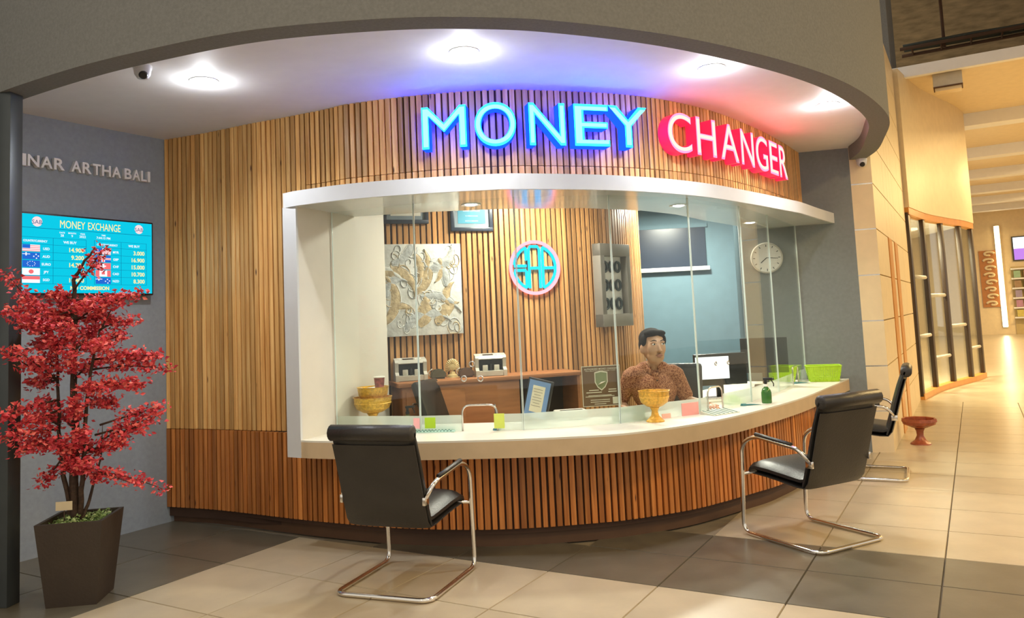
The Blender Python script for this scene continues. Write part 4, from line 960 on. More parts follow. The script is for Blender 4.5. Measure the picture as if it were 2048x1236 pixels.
# ------------------------------------------------------------------ clerk
def remesh_obj(name, shapes, vox, m, parent, sm=4):
    bm = bmesh.new()
    for s in shapes:
        if s[0] == 'e':
            _, c, r_, rot = s; g = bmesh.ops.create_icosphere(bm, subdivisions=3, radius=1); Mx = Matrix.Translation(c) @ (rot or Matrix.Identity(4)) @ Matrix.Diagonal((*r_, 1))
            for v in g['verts']: v.co = Mx @ v.co
        else:
            _, a, b, ra_, rb = s; a = Vector(a); b = Vector(b); n = max(3, int((b-a).length/(.5*min(ra_, rb)))+1)
            for k in range(n+1):
                t_ = k/n; g = bmesh.ops.create_icosphere(bm, subdivisions=2, radius=ra_+(rb-ra_)*t_)
                for v in g['verts']: v.co += a+(b-a)*t_
    me = bpy.data.meshes.new(name); bm.to_mesh(me); bm.free(); o = bpy.data.objects.new(name, me); COL.objects.link(o)
    r_ = o.modifiers.new('r', 'REMESH'); r_.mode = 'VOXEL'; r_.voxel_size = vox; s_ = o.modifiers.new('s', 'SMOOTH'); s_.factor = .5; s_.iterations = sm
    dg = bpy.context.evaluated_depsgraph_get(); m2 = bpy.data.meshes.new_from_object(o.evaluated_get(dg)); bpy.data.objects.remove(o)
    m2.name = name; m2.materials.clear(); m2.materials.append(m)
    for p in m2.polygons: p.use_smooth = True
    o = bpy.data.objects.new(name, m2); COL.objects.link(o); o.parent = parent; return o
M_shirt = bpy.data.materials.new('batik shirt'); M_shirt.use_nodes = True
_n = M_shirt.node_tree.nodes; _l = M_shirt.node_tree.links; _tc = _n.new('ShaderNodeTexCoord'); _v = _n.new('ShaderNodeTexVoronoi'); _v.feature = 'DISTANCE_TO_EDGE'; _v.inputs['Scale'].default_value = 55; _v.inputs['Randomness'].default_value = 1
_z = _n.new('ShaderNodeTexNoise'); _z.inputs['Scale'].default_value = 30; _z.inputs['Detail'].default_value = 5; _a = _n.new('ShaderNodeVectorMath'); _a.operation = 'MULTIPLY_ADD'; _a.inputs[1].default_value = (.05, .05, .05)
_l.new(_tc.outputs['Object'], _z.inputs[0]); _l.new(_z.outputs['Color'], _a.inputs[0]); _l.new(_tc.outputs['Object'], _a.inputs[2]); _l.new(_a.outputs[0], _v.inputs[0])
_c = _n.new('ShaderNodeValToRGB'); _c.color_ramp.elements[0].position = .02; _c.color_ramp.elements[0].color = (.42, .19, .09, 1); _c.color_ramp.elements[1].position = .16; _c.color_ramp.elements[1].color = (.17, .048, .016, 1)
_l.new(_v.outputs['Distance'], _c.inputs[0]); _l.new(_c.outputs[0], _n['Principled BSDF'].inputs['Base Color']); _n['Principled BSDF'].inputs['Roughness'].default_value = .8
M_trous = mat('dark trousers', (.02, .02, .024), .8); M_shoe = mat('black shoe', (.01, .01, .01), .35)
px0 = aty(1308, 760, 6.33)
man = thing('person', 'clerk in brown batik short-sleeved shirt seated behind the counter glass', 'person', (px0.x, px0.y, 0), R(0))
HK = 1.16
HR = Matrix.Rotation(R(12), 4, 'Z') @ Matrix.Rotation(R(-4), 4, 'X'); HC = Vector((.008, -.020, 1.238))
def hp(x, y, z): return HC + HR @ (Vector((x*1.06, y, z))*HK)
HR_ = HR
body = [('e', (0, .05, .53), (.165, .13, .11), None), ('e', (0, .035, .69), (.145, .105, .17), None), ('e', (0, .025, .89), (.165, .108, .17), None), ('c', (-.15, .03, 1.025), (.15, .03, 1.025), .058, .058),
        ('c', (0, .025, 1.05), (.008, .0, 1.19), .054, .05), ('c', (-.06, .035, 1.07), (.06, .035, 1.07), .05, .05),
        # head
        ('e', hp(0, .012, .012), (0.0910, 0.1067, 0.1299), HR_), ('e', hp(0, -.025, -.062), (0.0689, 0.0719, 0.0673), HR_), ('e', hp(0, -.055, -.098), (0.0320, 0.0302, 0.0232), HR_), ('e', hp(0, -.05, -.01), (0.0762, 0.0580, 0.0812), HR_),
        ('c', hp(0, -.098, .005), hp(0, -.112, -.03), .009, .0135), ('c', hp(-.012, -.102, -.033), hp(.012, -.102, -.033), .009, .009), ('e', hp(0, -.092, -.062), (0.0295, 0.0162, 0.0139), HR_),
        ('e', hp(-.076, .018, -.012), (0.0123, 0.0232, 0.0371), HR_), ('e', hp(.076, .018, -.012), (0.0123, 0.0232, 0.0371), HR_),
        ('e', hp(-.03, -.085, .028), (0.0246, 0.0162, 0.0104), HR_), ('e', hp(.03, -.085, .028), (0.0246, 0.0162, 0.0104), HR_),
        # legs
        ('c', (-.095, .03, .53), (-.13, -.40, .54), .085, .06), ('c', (.095, .03, .53), (.13, -.40, .54), .085, .06), ('c', (-.13, -.40, .53), (-.13, -.33, .1), .058, .038), ('c', (.13, -.40, .53), (.13, -.33, .1), .058, .038),
        ('c', (-.13, -.31, .05), (-.14, -.50, .04), .045, .036), ('c', (.13, -.31, .05), (.14, -.50, .04), .045, .036),
        # arms
        ('c', (-.185, .03, 1.01), (-.262, .10, .80), .052, .043), ('c', (-.262, .10, .80), (-.185, -.13, .66), .041, .028), ('c', (.185, .03, 1.01), (.262, .05, .80), .052, .043), ('c', (.262, .05, .80), (.345, -.19, .795), .041, .028)]
def hand(w_, d, up_, sgn):
    w_ = Vector(w_); d = Vector(d).normalized(); up_ = Vector(up_); sd = d.cross(up_).normalized()*sgn; up_ = sd.cross(d).normalized()*sgn
    out = [('c', w_, w_+d*.05, .026, .026), ('c', w_+d*.03-sd*.022, w_+d*.085-sd*.026, .014, .014), ('c', w_+d*.03+sd*.022, w_+d*.08+sd*.026, .014, .013), ('c', w_+d*.04, w_+d*.088, .016, .014)]
    for i, (o_, ln) in enumerate(((-.030, .062), (-.010, .072), (.011, .066), (.031, .05))):
        a = w_+d*.085+sd*o_; b = a+d*ln*.5+sd*o_*.12; c = b+d*ln*.5-up_*.016; out += [('c', a, b, .0085, .008), ('c', b, c, .008, .007)]
    a = w_+d*.03-sd*.03; b = a+d*.035-sd*.022; c = b+d*.03-sd*.004; out += [('c', a, b, .011, .0095), ('c', b, c, .0095, .008)]
    return out
body += hand((.35, -.205, .79), (.3, -1, -.05), (0, 0, 1), 1)+hand((-.18, -.145, .655), (.25, -1, -.15), (0, 0, 1), -1)
bo = remesh_obj('body', body, .0075, M_skin, man, 3)
shirt = [('e', (0, .05, .56), (.178, .142, .09), None), ('e', (0, .035, .69), (.160, .120, .18), None), ('e', (0, .025, .89), (.18, .123, .172), None), ('c', (-.155, .03, 1.025), (.155, .03, 1.025), .069, .069), ('c', (-.075, .035, 1.065), (.075, .035, 1.065), .058, .058),
         ('c', (-.185, .03, 1.01), (-.245, .085, .845), .066, .063), ('c', (.185, .03, 1.01), (.25, .045, .845), .066, .063)]
so_ = remesh_obj('shirt', shirt, .009, M_shirt, man, 4)
# collar: open band, points to the front
V, Fc = [], []; nC = 25
for k_ in range(nC):
    a_ = R(-90+22+(316)*k_/(nC-1)); fr_ = max(0, -math.sin(a_))
    for j, (rx, ry, z) in enumerate(((.062, .062, 1.118-.045*fr_), (.068, .07, 1.125-.045*fr_), (.082, .085, 1.082-.062*fr_), (.076, .078, 1.078-.06*fr_))): V.append((rx*math.cos(a_)+.002, ry*math.sin(a_)+.022, z))
for k_ in range(nC-1):
    for j in range(4): Fc.append([k_*4+j, k_*4+(j+1) % 4, k_*4+4+(j+1) % 4, k_*4+4+j])
Fc += [[0, 1, 2, 3], [(nC-1)*4+q for q in range(4)]]
mk('collar', V, Fc, M_shirt, man, True)
bm = bmesh.new(); addbox(bm, (.032, .008, .34), (0, 0, 0), .003); fin_bm('placket', bm, M_shirt, so_, M=wm(man) @ TR((.006, -.098, .87), 0, R(-2)), auto=True)
for k_ in range(4): lathe('button', [(0, 0), (.006, 0), (.006, .003), (0, .003)], M_brownl, so_, M=wm(man) @ TR((.006, -.103, .98-k_*.085), 0, R(90)), seg=10)
# open neck skin is the body; hair
hair = [('e', hp(0, .03, .06), (0.1021, 0.0986, 0.0870), HR_), ('e', hp(0, .055, .02), (0.0984, 0.0696, 0.0986), HR_), ('e', hp(-.02, -.045, .093), (0.0689, 0.0441, 0.0302), HR_), ('e', hp(.03, -.04, .09), (0.0541, 0.0418, 0.0278), HR_), ('e', hp(-.068, -.005, .045), (0.0197, 0.0441, 0.0464), HR_), ('e', hp(.068, -.005, .045), (0.0197, 0.0441, 0.0464), HR_)]
remesh_obj('hair', hair, .006, M_hair, man, 2)
M_eye = mat('eye white', (.75, .72, .68), .3); M_lip = mat('lip', (.33, .13, .10), .5)
for s in (-1, 1):
    e_ = remesh_obj('eye', [('e', hp(s*.030, -.091, .014), (0.0154, 0.0070, 0.0072), HR_)], .0022, M_eye, man, 1)
    remesh_obj('iris', [('e', hp(s*.030+.002, -.0965, .015), (0.0068, 0.0035, 0.0064), HR_)], .0018, M_hair, e_, 1)
    tube('eyebrow', [hp(s*.012, -.099, .035), hp(s*.03, -.1, .041), hp(s*.05, -.088, .036)], [.0028, .0042, .002], M_hair, man, 6)
tube('upper_lip', [hp(-.024, -.094, -.062), hp(-.008, -.105, -.057), hp(0, -.106, -.059), hp(.008, -.105, -.057), hp(.024, -.094, -.062)], [.002, .0045, .004, .0045, .002], M_lip, man, 6)
tube('lower_lip', [hp(-.02, -.095, -.066), hp(0, -.105, -.07), hp(.02, -.095, -.066)], [.002, .0055, .002], M_lip, man, 6)
tube('moustache', [hp(-.02, -.099, -.052), hp(0, -.105, -.048), hp(.02, -.099, -.052)], [.0008, .002, .0008], M_hair, man, 5)
tr_ = remesh_obj('trousers', [('e', (0, .05, .52), (.172, .138, .10), None), ('c', (-.095, .03, .53), (-.13, -.40, .54), .095, .072), ('c', (.095, .03, .53), (.13, -.40, .54), .095, .072), ('c', (-.13, -.40, .53), (-.13, -.33, .12), .070, .055), ('c', (.13, -.40, .53), (.13, -.33, .12), .070, .055)], .012, M_trous, man, 3)
for s in (-1, 1): remesh_obj('shoe', [('c', (s*.13, -.30, .048), (s*.14, -.52, .042), .052, .044)], .01, M_shoe, man, 3)

# ------------------------------------------------------------------ red tree in planter
pt0 = Vector((-2.60, 4.72, 0)); tree = thing('potted_tree', 'artificial red-leaved tree in a tapered dark planter below the television', 'potted plant', pt0, R(8))
ztop = .47; a0, a1 = .135, .18
V = [(-a0, -a0, 0), (a0, -a0, 0), (a0, a0, 0), (-a0, a0, 0), (-a1, -a1, ztop), (a1, -a1, ztop), (a1, a1, ztop), (-a1, a1, ztop), (-a1+.02, -a1+.02, ztop), (a1-.02, -a1+.02, ztop), (a1-.02, a1-.02, ztop), (-a1+.02, a1-.02, ztop), (-a1+.02, -a1+.02, ztop-.06), (a1-.02, -a1+.02, ztop-.06), (a1-.02, a1-.02, ztop-.06), (-a1+.02, a1-.02, ztop-.06)]
Fc = [[3, 2, 1, 0]]+[[i, (i+1) % 4, 4+(i+1) % 4, 4+i] for i in range(4)]+[[4+i, 4+(i+1) % 4, 8+(i+1) % 4, 8+i] for i in range(4)]+[[8+i, 8+(i+1) % 4, 12+(i+1) % 4, 12+i] for i in range(4)]
mk('planter', V, Fc, M_pot, tree); box('soil', (a1*2-.045, a1*2-.045, .03), (0, 0, ztop-.05), M_soil, tree)
rl = random.Random(5)
def leafcloud(name, pts, m, parent, smin, smax):
    V, Fc = [], []
    for c, n_, spread in pts:
        for _ in range(n_):
            p = Vector(c)+Vector((rl.gauss(0, spread), rl.gauss(0, spread), rl.gauss(0, spread*.75))); ln = rl.uniform(smin, smax); wd = ln*.62
            x = Vector((rl.gauss(0, 1), rl.gauss(0, 1), rl.gauss(0, .6))).normalized(); y = x.orthogonal().normalized(); y = Matrix.Rotation(rl.uniform(0, 6.28), 3, x) @ y; z = x.cross(y)
            k = len(V); V += [p, p+x*ln*.45+y*wd*.5+z*ln*.14, p+x*ln, p+x*ln*.45-y*wd*.5+z*ln*.14, p+x*ln*.5]
            Fc += [[k, k+4, k+1], [k+1, k+4, k+2], [k+2, k+4, k+3], [k+3, k+4, k]]
    me = bpy.data.meshes.new(name); me.from_pydata([tuple(v) for v in V], [], Fc); me.materials.append(m); o = bpy.data.objects.new(name, me); COL.objects.link(o); o.parent = parent; o['kind'] = 'stuff'; return o
leafcloud('ground_cover', [((rl.uniform(-.125, .125), rl.uniform(-.125, .125), ztop-.025), 7, .018) for _ in range(90)], M_moss, tree, .015, .03)
Ti = wm(tree).inverted()
def tp(px, py, dy=0): return Ti @ aty(px, py, 4.74+dy)
stems = [[tp(150, 1045), tp(148, 960, .0), tp(150, 860, .02), tp(146, 740), tp(150, 640, .03), tp(147, 560, .02), tp(165, 530), tp(190, 495)],
         [tp(158, 1040), tp(165, 960, -.03), tp(172, 830, -.05), tp(185, 720, -.03), tp(200, 660), tp(222, 620, .02)],
         [tp(145, 1040), tp(128, 950, .03), tp(118, 860, .05), tp(115, 740, .03), tp(105, 665, 0), tp(65, 625, -.03)],
         [tp(163, 1040), tp(180, 1000, .04), tp(200, 930, .08), tp(205, 850, .1)],
         [tp(142, 1042), tp(133, 985, -.05), tp(122, 920, -.08), tp(115, 860, -.1)]]
for i, s_ in enumerate(stems):
    P = []; 
    for k_ in range(len(s_)-1):
        for q in range(4): P.append(s_[k_].lerp(s_[k_+1], q/4)+Vector((rl.gauss(0, .003), rl.gauss(0, .003), 0)))
    P.append(s_[-1]); n_ = len(P); r0 = (.03, .017, .017, .013, .013)[i]
    tube('stem', P, [r0*(1-.85*k/(n_-1)) for k in range(n_)], M_bark, tree, 8)
# branches: (start, end in the photo, depth offset of the end)
br = [((150, 640), (280, 585, .0), 9), ((150, 600), (250, 600, .05), 8), ((147, 580), (205, 500, 0), 5), ((147, 600), (100, 595, .05), 8), ((150, 620), (60, 650, .05), 9), ((146, 640), (45, 650, -.2), 9),
      ((105, 665), (10, 545, -.35), 6), ((105, 670), (45, 590, -.38), 5), ((110, 680), (5, 620, -.4), 7), ((112, 690), (55, 640, -.36), 6), ((116, 760), (5, 700, -.35), 5), ((116, 760), (40, 705, -.4), 5),
      ((117, 800), (0, 840, -.35), 7), ((118, 820), (40, 850, -.3), 6), ((118, 860), (5, 880, -.4), 7), ((120, 880), (35, 905, -.3), 6),
      ((185, 720), (315, 712, .0), 13), ((180, 740), (330, 737, .05), 8), ((180, 770), (285, 770, -.05), 10), ((200, 660), (278, 640, .1), 5), ((190, 700), (250, 670, .0), 6), ((172, 800), (230, 805, .0), 7),
      ((200, 850), (325, 812, .05), 6), ((190, 870), (320, 830, .05), 6), ((200, 880), (300, 850, 0), 6), ((175, 900), (250, 880, -.05), 8), ((165, 930), (260, 965, 0), 4), ((170, 940), (325, 978, .05), 5), ((160, 930), (205, 965, -.03), 4),
      ((120, 900), (60, 880, .0), 7), ((122, 920), (80, 970, -.05), 4), ((118, 850), (70, 830, .05), 6), ((117, 760), (60, 765, .05), 7), ((116, 740), (90, 715, -.1), 6), ((115, 720), (110, 680, -.25), 8), ((150, 700), (125, 650, -.3), 8),
      ((150, 760), (135, 700, -.25), 7), ((150, 850), (150, 800, -.2), 8), ((150, 900), (160, 860, -.25), 9), ((150, 920), (110, 880, -.25), 8), ((150, 940), (180, 920, -.2), 7), ((150, 700), (190, 650, .2), 9), ((150, 680), (150, 620, .22), 9), ((150, 760), (200, 720, .2), 8), ((150, 860), (90, 800, .2), 8), ((150, 650), (100, 630, .2), 9), ((150, 620), (170, 610, -.2), 9), ((160, 700), (215, 690, -.2), 9), ((160, 780), (205, 780, -.15), 8), ((150, 940), (140, 930, -.15), 8), ((130, 690), (70, 690, .15), 8), ((146, 650), (60, 610, .1), 8), ((146, 640), (130, 605, .1), 9), ((150, 640), (230, 640, .1), 9), ((150, 880), (200, 905, .1), 6)]
pts = []
for (sx, sy), (ex, ey, dy), n_ in br:
    a = tp(sx, sy, 0); b = tp(ex, ey, dy); mid = a.lerp(b, .5)+Vector((rl.gauss(0, .02), rl.gauss(0, .03), rl.uniform(-.01, .04)))
    P = [a*(1-t_)**2+mid*2*t_*(1-t_)+b*t_*t_ for t_ in [k/8 for k in range(9)]]
    tube('branch', P, [.007*(1-.75*k/8) for k in range(9)], M_bark, tree, 6)
    for k_ in range(n_):
        t_ = .25+.75*(k_+rl.random())/n_; c = a*(1-t_)**2+mid*2*t_*(1-t_)+b*t_*t_
        pts.append((c, 30, .026))
leafcloud('foliage', pts, M_leaf, tree, .022, .038)
# card in the planter
c = tp(128, 1012, -.1); box('name_card', (.09, .003, .05), (c.x, c.y, c.z), mat('cream card', (.6, .5, .33), .7), tree, M=None)
tube('card_stick', [(c.x, c.y+.003, c.z), (c.x, c.y+.003, ztop-.05)], .003, M_bark, tree, 5)

# ------------------------------------------------------------------ corridor on the right
K0 = Vector((3.569, 8.135)); K1 = Vector((3.765, 8.075)); K2 = Vector((6.15, 12.2)); kd = (K2-K1).normalized(); kn = Vector((kd.y, -kd.x))
zj = [0, .42, .875, 1.335, 1.805, 2.28, 2.755, 3.23, 3.70, 4.2, 4.7, 5.2]
cwn = kn
wc = prism('wall_corridor', [K1+kd*.03-kn*.03, K2-kn*.03, K2-kn*.25, K0+kd*.3, K0+Vector((.02, .03))], 0, 5.2, M_creamd); tag(wc, kind='structure')
fd = (K1-K0).normalized(); fn = Vector((fd.y, -fd.x))
for i in range(len(zj)-1):
    z0, z1 = zj[i], zj[i+1]-.012
    prism('stone_panel', [K0, K1, K1+fn*-.03, K0+fn*-.03], z0, z1, M_cream, wc, wv=True)
    if i < 8: prism('metal_joint', [K0-fn*.002, K1-fn*.002, K1-fn*.03, K0-fn*.03], z1, zj[i+1], M_steel, wc, wv=True)
    L_ = (K2-K1).length; cuts = [0, 1.30, 1.75, 2.15, 2.6, 3.7, L_]
    for j in range(len(cuts)-1):
        if j in (1, 3) and z1 < 2.28: continue
        prism('stone_panel', [K1+kd*(cuts[j]+.004), K1+kd*(cuts[j+1]-.004), K1+kd*(cuts[j+1]-.004)-kn*.03, K1+kd*(cuts[j]+.004)-kn*.03], z0, z1, M_cream, wc, wv=True)
for j in (1, 3):
    prism('veneer_strip', [K1+kd*(cuts[j]+.01)+kn*.01, K1+kd*(cuts[j+1]-.01)+kn*.01, K1+kd*(cuts[j+1]-.01)-kn*.03, K1+kd*(cuts[j]+.01)-kn*.03], 0, 2.27, M_orange, wc, wv=True)
# curved glazed shopfront
SF = Curve([(6.18, 12.23), (6.99, 13.26), (7.72, 14.02), (8.45, 14.72), (9.0, 15.35)]); zt = aty(1806, 420, 12.3).z
shop = thing('shopfront', 'curved glazed shopfront with dark bronze mullions along the corridor', 'shopfront', (7.6, 13.9, 0))
ribbon('sill_rail', SF.off(.05), SF.off(-.08), 0, .09, M_orange, shop); ribbon('head_rail', SF.off(.05), SF.off(-.08), zt-.08, zt+.03, M_orange, shop)
ribbon('glazing', SF.off(-.01), SF.off(-.02), .09, zt-.08, M_glass, shop)
for k_, u in enumerate([.05, SF.len*.28, SF.len*.53, SF.len*.76, SF.len*.985]):
    p, t_ = SF.at(u); box('mullion', (.12, .07, zt-.1), (0, 0, (zt-.1)/2+.05), M_mul, shop, .006, M=TR((p.x, p.y, 0), math.atan2(t_.y, t_.x)))
for k_, (u0, u1, z) in enumerate([(.05, .28, .95), (.28, .53, 1.6), (.53, .76, 1.05), (.76, .98, .6), (.28, .53, .55), (.05, .28, 1.9)]):
    a, _ = SF.at(u0*SF.len+.09); b, _ = SF.at(u1*SF.len-.09); tube('rail', [(a.x, a.y, z), (b.x, b.y, z)], .03, M_machine, shop, 8, wv=True)
cw = ribbon('wall_shop_upper', SF.off(.06), SF.off(-.15), zt+.03, 5.2, M_cream); tag(cw, kind='structure')
sbk = ribbon('wall_shop_back', SF.off(-2.3), SF.off(-2.45), 0, 3.4, M_cream); tag(sbk, kind='structure')
scl = prism('ceiling_shop', [(6.1, 12.25), (6.9, 13.3), (8.9, 15.4), (9.2, 18.2), (5.0, 15.5)], zt+.0, zt+.04, M_soff); tag(scl, kind='structure')
# shelf units inside the shop
for (x, y, rz), lb in zip([(5.95, 14.55, 45), (6.85, 15.5, 48)], ['tall pale shelf unit inside the shop behind the first panes', 'tall pale shelf unit deeper inside the shop']):
    t = thing('shelf_unit', lb, 'shelf', (x, y, 0), R(rz))
    for s in (-1, 1): box('side_panel', (.03, .4, 2.2), (s*.5, 0, 1.1), M_soff, t)
    for k_ in range(5): box('shelf_board', (1.0, .4, .03), (0, 0, .1+k_*.5), M_soff, t)
    box('back_panel', (1.0, .02, 2.2), (0, .2, 1.1), M_machine, t)
# corridor ceiling: slab edge, cross beams, upper void
dK = 11.3
def cpt(d, c): v = dc(d, c); return (v.x, v.y)
ec = onz(1785, 158, 5.2); dE2 = Vector((ec.x, ec.y)).dot(D)
cg = prism('ceiling_corridor', [cpt(dE2, -2), cpt(dE2, 12), cpt(47, 12), cpt(47, -2)], 5.2, 5.32, M_cream); tag(cg, kind='structure')
lip = prism('trim_1', [cpt(dE2-.12, -1.0), cpt(dE2-.12, 12), cpt(dE2, 12), cpt(dE2, -1.0)], 5.16, 5.34, M_soff); tag(lip, kind='structure')
for k_, (px, py) in enumerate([(1990, 244), (1990, 310), (1990, 352), (1990, 382), (1990, 404), (1990, 420)]):
    e = onz(px, py, 4.95); dd = Vector((e.x, e.y)).dot(D)
    bmx = prism('trim_beam', [cpt(dd, -.5), cpt(dd, 12), cpt(dd+.45, 12), cpt(dd+.45, -.5)], 4.95, 5.2, M_soff); bmx.name = 'trim_%d' % (k_+2); tag(bmx, kind='structure')
uc_ = prism('ceiling_void', [cpt(3, -1.5), cpt(3, 14), cpt(30, 14), cpt(30, -1.5)], 7.6, 7.7, M_conc); tag(uc_, kind='structure')
sp_ = onz(1790, 60, 6.6)
ecc = Vector((ec.x, ec.y)).dot(Cc)
gw = prism('wall_void', [cpt(dE2-.1, ecc-.6), cpt(dE2-.1, ecc), cpt(dE2+1.3, ecc), cpt(dE2+1.3, ecc-.6)], 5.34, 7.6, M_bulk); tag(gw, kind='structure')
# cable ladder
e0 = onz(1822, 85, 6.5); e1 = onz(2060, 55, 6.5); dd = Vector((e0.x, e0.y)).dot(D); c0_ = Vector((e0.x, e0.y)).dot(Cc)
lad = thing('cable_ladder', 'dark metal cable ladder with cables hanging in the ceiling void', 'cable tray', (*cpt(dd, c0_+2), 6.4))
M_rust = mat('rusty steel', (.10, .05, .025), .8)
for o_ in (0, .5): tube('side_rail', [(*cpt(dd+o_, c0_-.2), 6.4), (*cpt(dd+o_, c0_+7), 6.4)], .035, M_rust, lad, 8, wv=True)
for k_ in range(14): tube('rung', [(*cpt(dd, c0_+k_*.5), 6.4), (*cpt(dd+.5, c0_+k_*.5), 6.4)], .02, M_rust, lad, 6, wv=True)
M_cab = mat('grey cable', (.06, .07, .06), .7)
for k_ in range(6):
    P = [(*cpt(dd+.08+k_*.07+rl.uniform(-.02, .02), c0_-.15+q*.6), 6.47+rl.uniform(-.02, .03)) for q in range(12)]
    tube('cable', P, .028, M_cab, lad, 6, wv=True)
for c_o in (.55, 3.2): tube('hanger_rod', [(*cpt(dd+.25, c0_+c_o), 6.35), (*cpt(dd+.25, c0_+c_o), 7.6)], .03, M_rust, lad, 6, wv=True)
# lamp box on ceiling edge
e = onz(1896, 170, 5.0); t = thing('flood_light', 'small box floodlight fixed below the ceiling edge of the corridor', 'ceiling light', (e.x, e.y, 4.85), -TH)
box('housing', (.42, .28, .22), (0, 0, .22), M_machine, t, .01); box('lip', (.42, .3, .02), (0, 0, .105), M_rust, t); box('lens', (.38, .25, .06), (0, 0, .07), M_cream, t, .01); tube('arm', [(0, 0, .3), (0, 0, .36)], .03, M_rust, t)
# far end wall
we = prism('wall_end', [cpt(38.5, -3), cpt(38.5, 12), cpt(38.8, 12), cpt(38.8, -3)], 0, 5.2, M_cream); tag(we, kind='structure')
n3 = Vector((-D.x, -D.y, 0)); w3 = Vector((*cpt(38.5, 0), 0))
def onE(x, y): return onpl(x, y, w3, n3)
a, b = onE(1967, 615), onE(1995, 500); ctr = (a+b)/2; ww = abs((b-a).dot(Vector((Cc.x, Cc.y, 0)))); wh = b.z-a.z
cp_ = thing('wood_carving', 'tall orange-brown carved wooden panel on the corridor end wall', 'wall art', (ctr.x, ctr.y, a.z)); EM = frame((ctr.x-D.x*.05, ctr.y-D.y*.05, a.z), (Cc.x, Cc.y, 0), (0, 0, 1))
M_cvd = mat('carved brown', (.42, .17, .05), .5)
box('board', (ww, wh, .04), (0, wh/2, 0), M_cvd, cp_, M=EM)
for k_ in range(8):
    y = (k_+.5)*wh/8; s = 1 if k_ % 2 else -1
    P = [(s*ww*.3*math.cos(t_)*(1-t_/9), y+wh*.045*math.sin(t_)*(1-t_/9), .05) for t_ in [q*.5 for q in range(12)]]
    tube('scroll', P, .05, M_cream, cp_, 6, M=EM)
M_ledw = emis('warm light strip', (1, .80, .42), 9)
a, b = onE(1992, 452), onE(2013, 655)
ls = thing('light_strip', 'vertical warm light strip on the corridor end wall', 'light strip', (b.x, b.y, b.z)); EM2 = frame((a.x-D.x*.06, a.y-D.y*.06, .3), (Cc.x, Cc.y, 0), (0, 0, 1))
box('channel', (.2, a.z-.3, .05), (0, (a.z-.3)/2, 0), M_soff, ls, M=EM2); box('diffuser', (.15, a.z-.34, .04), (0, (a.z-.3)/2, .03), M_ledw, ls, M=EM2)
a, b = onE(2029, 520), onE(2075, 472)
ts = thing('advert_screen', 'bright advertising screen above shelves at the corridor end', 'screen', (*((a+b)/2).xy, a.z)); EM3 = frame((a.x-D.x*.08, a.y-D.y*.08, a.z), (Cc.x, Cc.y, 0), (0, 0, 1)); ww = abs((b-a).dot(Vector((Cc.x, Cc.y, 0))))
box('casing', (ww+.1, b.z-a.z+.1, .08), (ww/2, (b.z-a.z)/2, 0), M_blk, ts, M=EM3); box('picture_top', (ww, (b.z-a.z)*.5, .02), (ww/2, (b.z-a.z)*.75, .05), emis('advert white', (.8, .9, 1), 1.2), ts, M=EM3); box('picture_low', (ww, (b.z-a.z)*.5, .02), (ww/2, (b.z-a.z)*.25, .05), emis('advert violet', (.35, .15, .5), 1), ts, M=EM3)
a, b = onE(2031, 640), onE(2085, 530); ww = abs((b-a).dot(Vector((Cc.x, Cc.y, 0))))
su = thing('display_shelf', 'wide pale display shelf below the advertising screen', 'shelf', (a.x, a.y, 0)); EM4 = frame((a.x-D.x*.2, a.y-D.y*.2, 0), (Cc.x, Cc.y, 0), (0, 0, 1))
for k_ in range(6): box('shelf_board', (ww, .06, .4), (ww/2, a.z+.1+k_*(b.z-a.z)/5.5, 0), M_soff, su, M=EM4)
box('back_board', (ww, b.z, .05), (ww/2, b.z/2, -.15), M_creamd, su, M=EM4)
rg = random.Random(2)
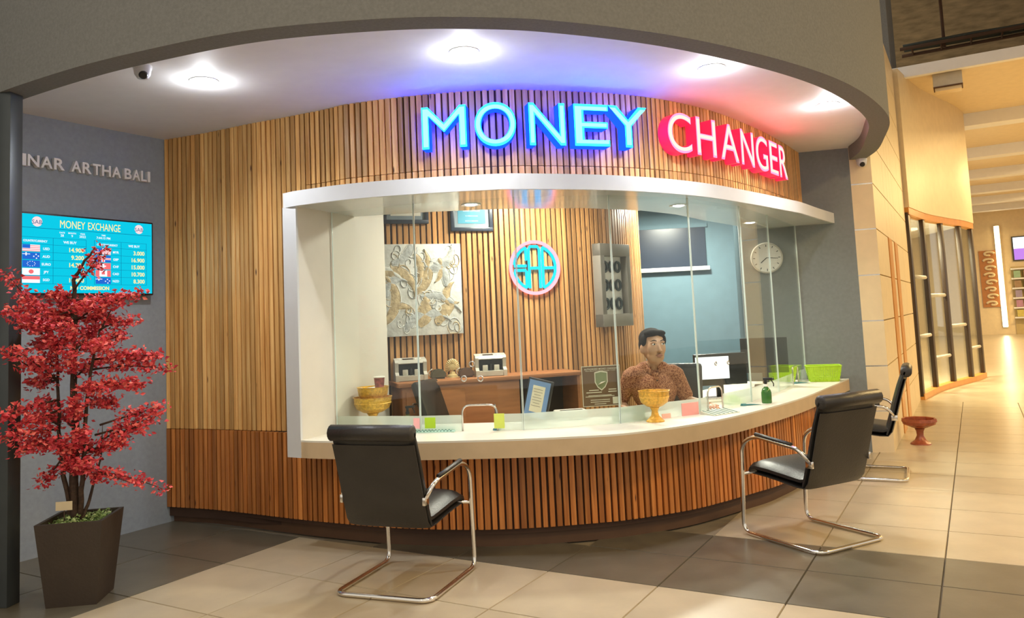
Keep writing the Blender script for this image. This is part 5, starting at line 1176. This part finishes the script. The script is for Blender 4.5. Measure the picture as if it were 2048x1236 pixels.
for k_ in range(5):
    for q in range(2):
        g = box('boxed_goods', (ww*.2, .28, .2), (ww*(.18+.3*q), a.z+.28+k_*(b.z-a.z)/5.5, .05), mat('goods %d%d' % (k_, q), (rg.uniform(.1, .6), rg.uniform(.1, .5), rg.uniform(.1, .5)), .6), None, M=EM4)
        tag(g, 'small boxed goods on the far display shelf', 'goods', 'boxed goods on the far shelf')

# ------------------------------------------------------------------ lamps of the corridor and hall
def hall_light(d, c, z, power, label, w_=1.2, l_=.35, col=(1, .70, .30), grp='warm hall ceiling lights'):
    x, y = cpt(d, c); t = thing('ceiling_light', label, 'ceiling light', (x, y, z), -TH, grp)
    box('tray', (w_+.06, l_+.06, .06), (0, 0, .035), M_soff, t); box('diffuser', (w_, l_, .012), (0, 0, .0), emis('warm diffuser', col, 5), t)
    l = lamp('ceiling_lamp', 'AREA', (x, y, z-.03), power, col, shape='RECTANGLE', size=w_, size_y=l_); l.rotation_euler = (0, 0, -TH)
for d, c, pw in [(13.5, 3.6, 150), (19, 3.5, 220), (25, 3.5, 300), (32, 3.5, 300)]: hall_light(d, c, 5.1, pw, 'warm ceiling light along the corridor ceiling')
for d, c, pw in [(7.5, 4.6, 170), (2.5, 2.4, 50), (-1.0, -2.0, 25), (-3.0, 2.5, 40)]: hall_light(d, c, 5.4, pw, 'warm ceiling light over the hall before the kiosk')
px_, py_ = 6.35, 13.75
sl = thing('shop_light', 'square ceiling light inside the glazed shop', 'ceiling light', (px_, py_, zt-.03)); box('tray', (.9, .9, .04), (0, 0, 0), M_soff, sl); box('diffuser', (.8, .8, .01), (0, 0, -.025), emis('shop diffuser', (1, .85, .6), 8), sl)
lamp('shop_lamp', 'AREA', (7.4, 14.9, zt-.08), 120, (1, .82, .52), shape='SQUARE', size=.8)
lamp('shop_lamp', 'AREA', (px_, py_, zt-.08), 120, (1, .82, .52), shape='SQUARE', size=.8)
for (x, y), pw, lb in [((.2, 6.75), 34, 'square office ceiling light above the desk'), ((1.9, 8.6), 60, 'square office ceiling light by the rear window')]:
    t = thing('office_light', lb, 'ceiling light', (x, y, 2.77)); box('tray', (.36, .36, .03), (0, 0, 0), M_soff, t); box('diffuser', (.3, .3, .008), (0, 0, -.018), emis('office diffuser', (1, .95, .85), 6), t)
    lamp('office_lamp', 'AREA', (x, y, 2.72), pw, (1, .92, .78), shape='SQUARE', size=.3)
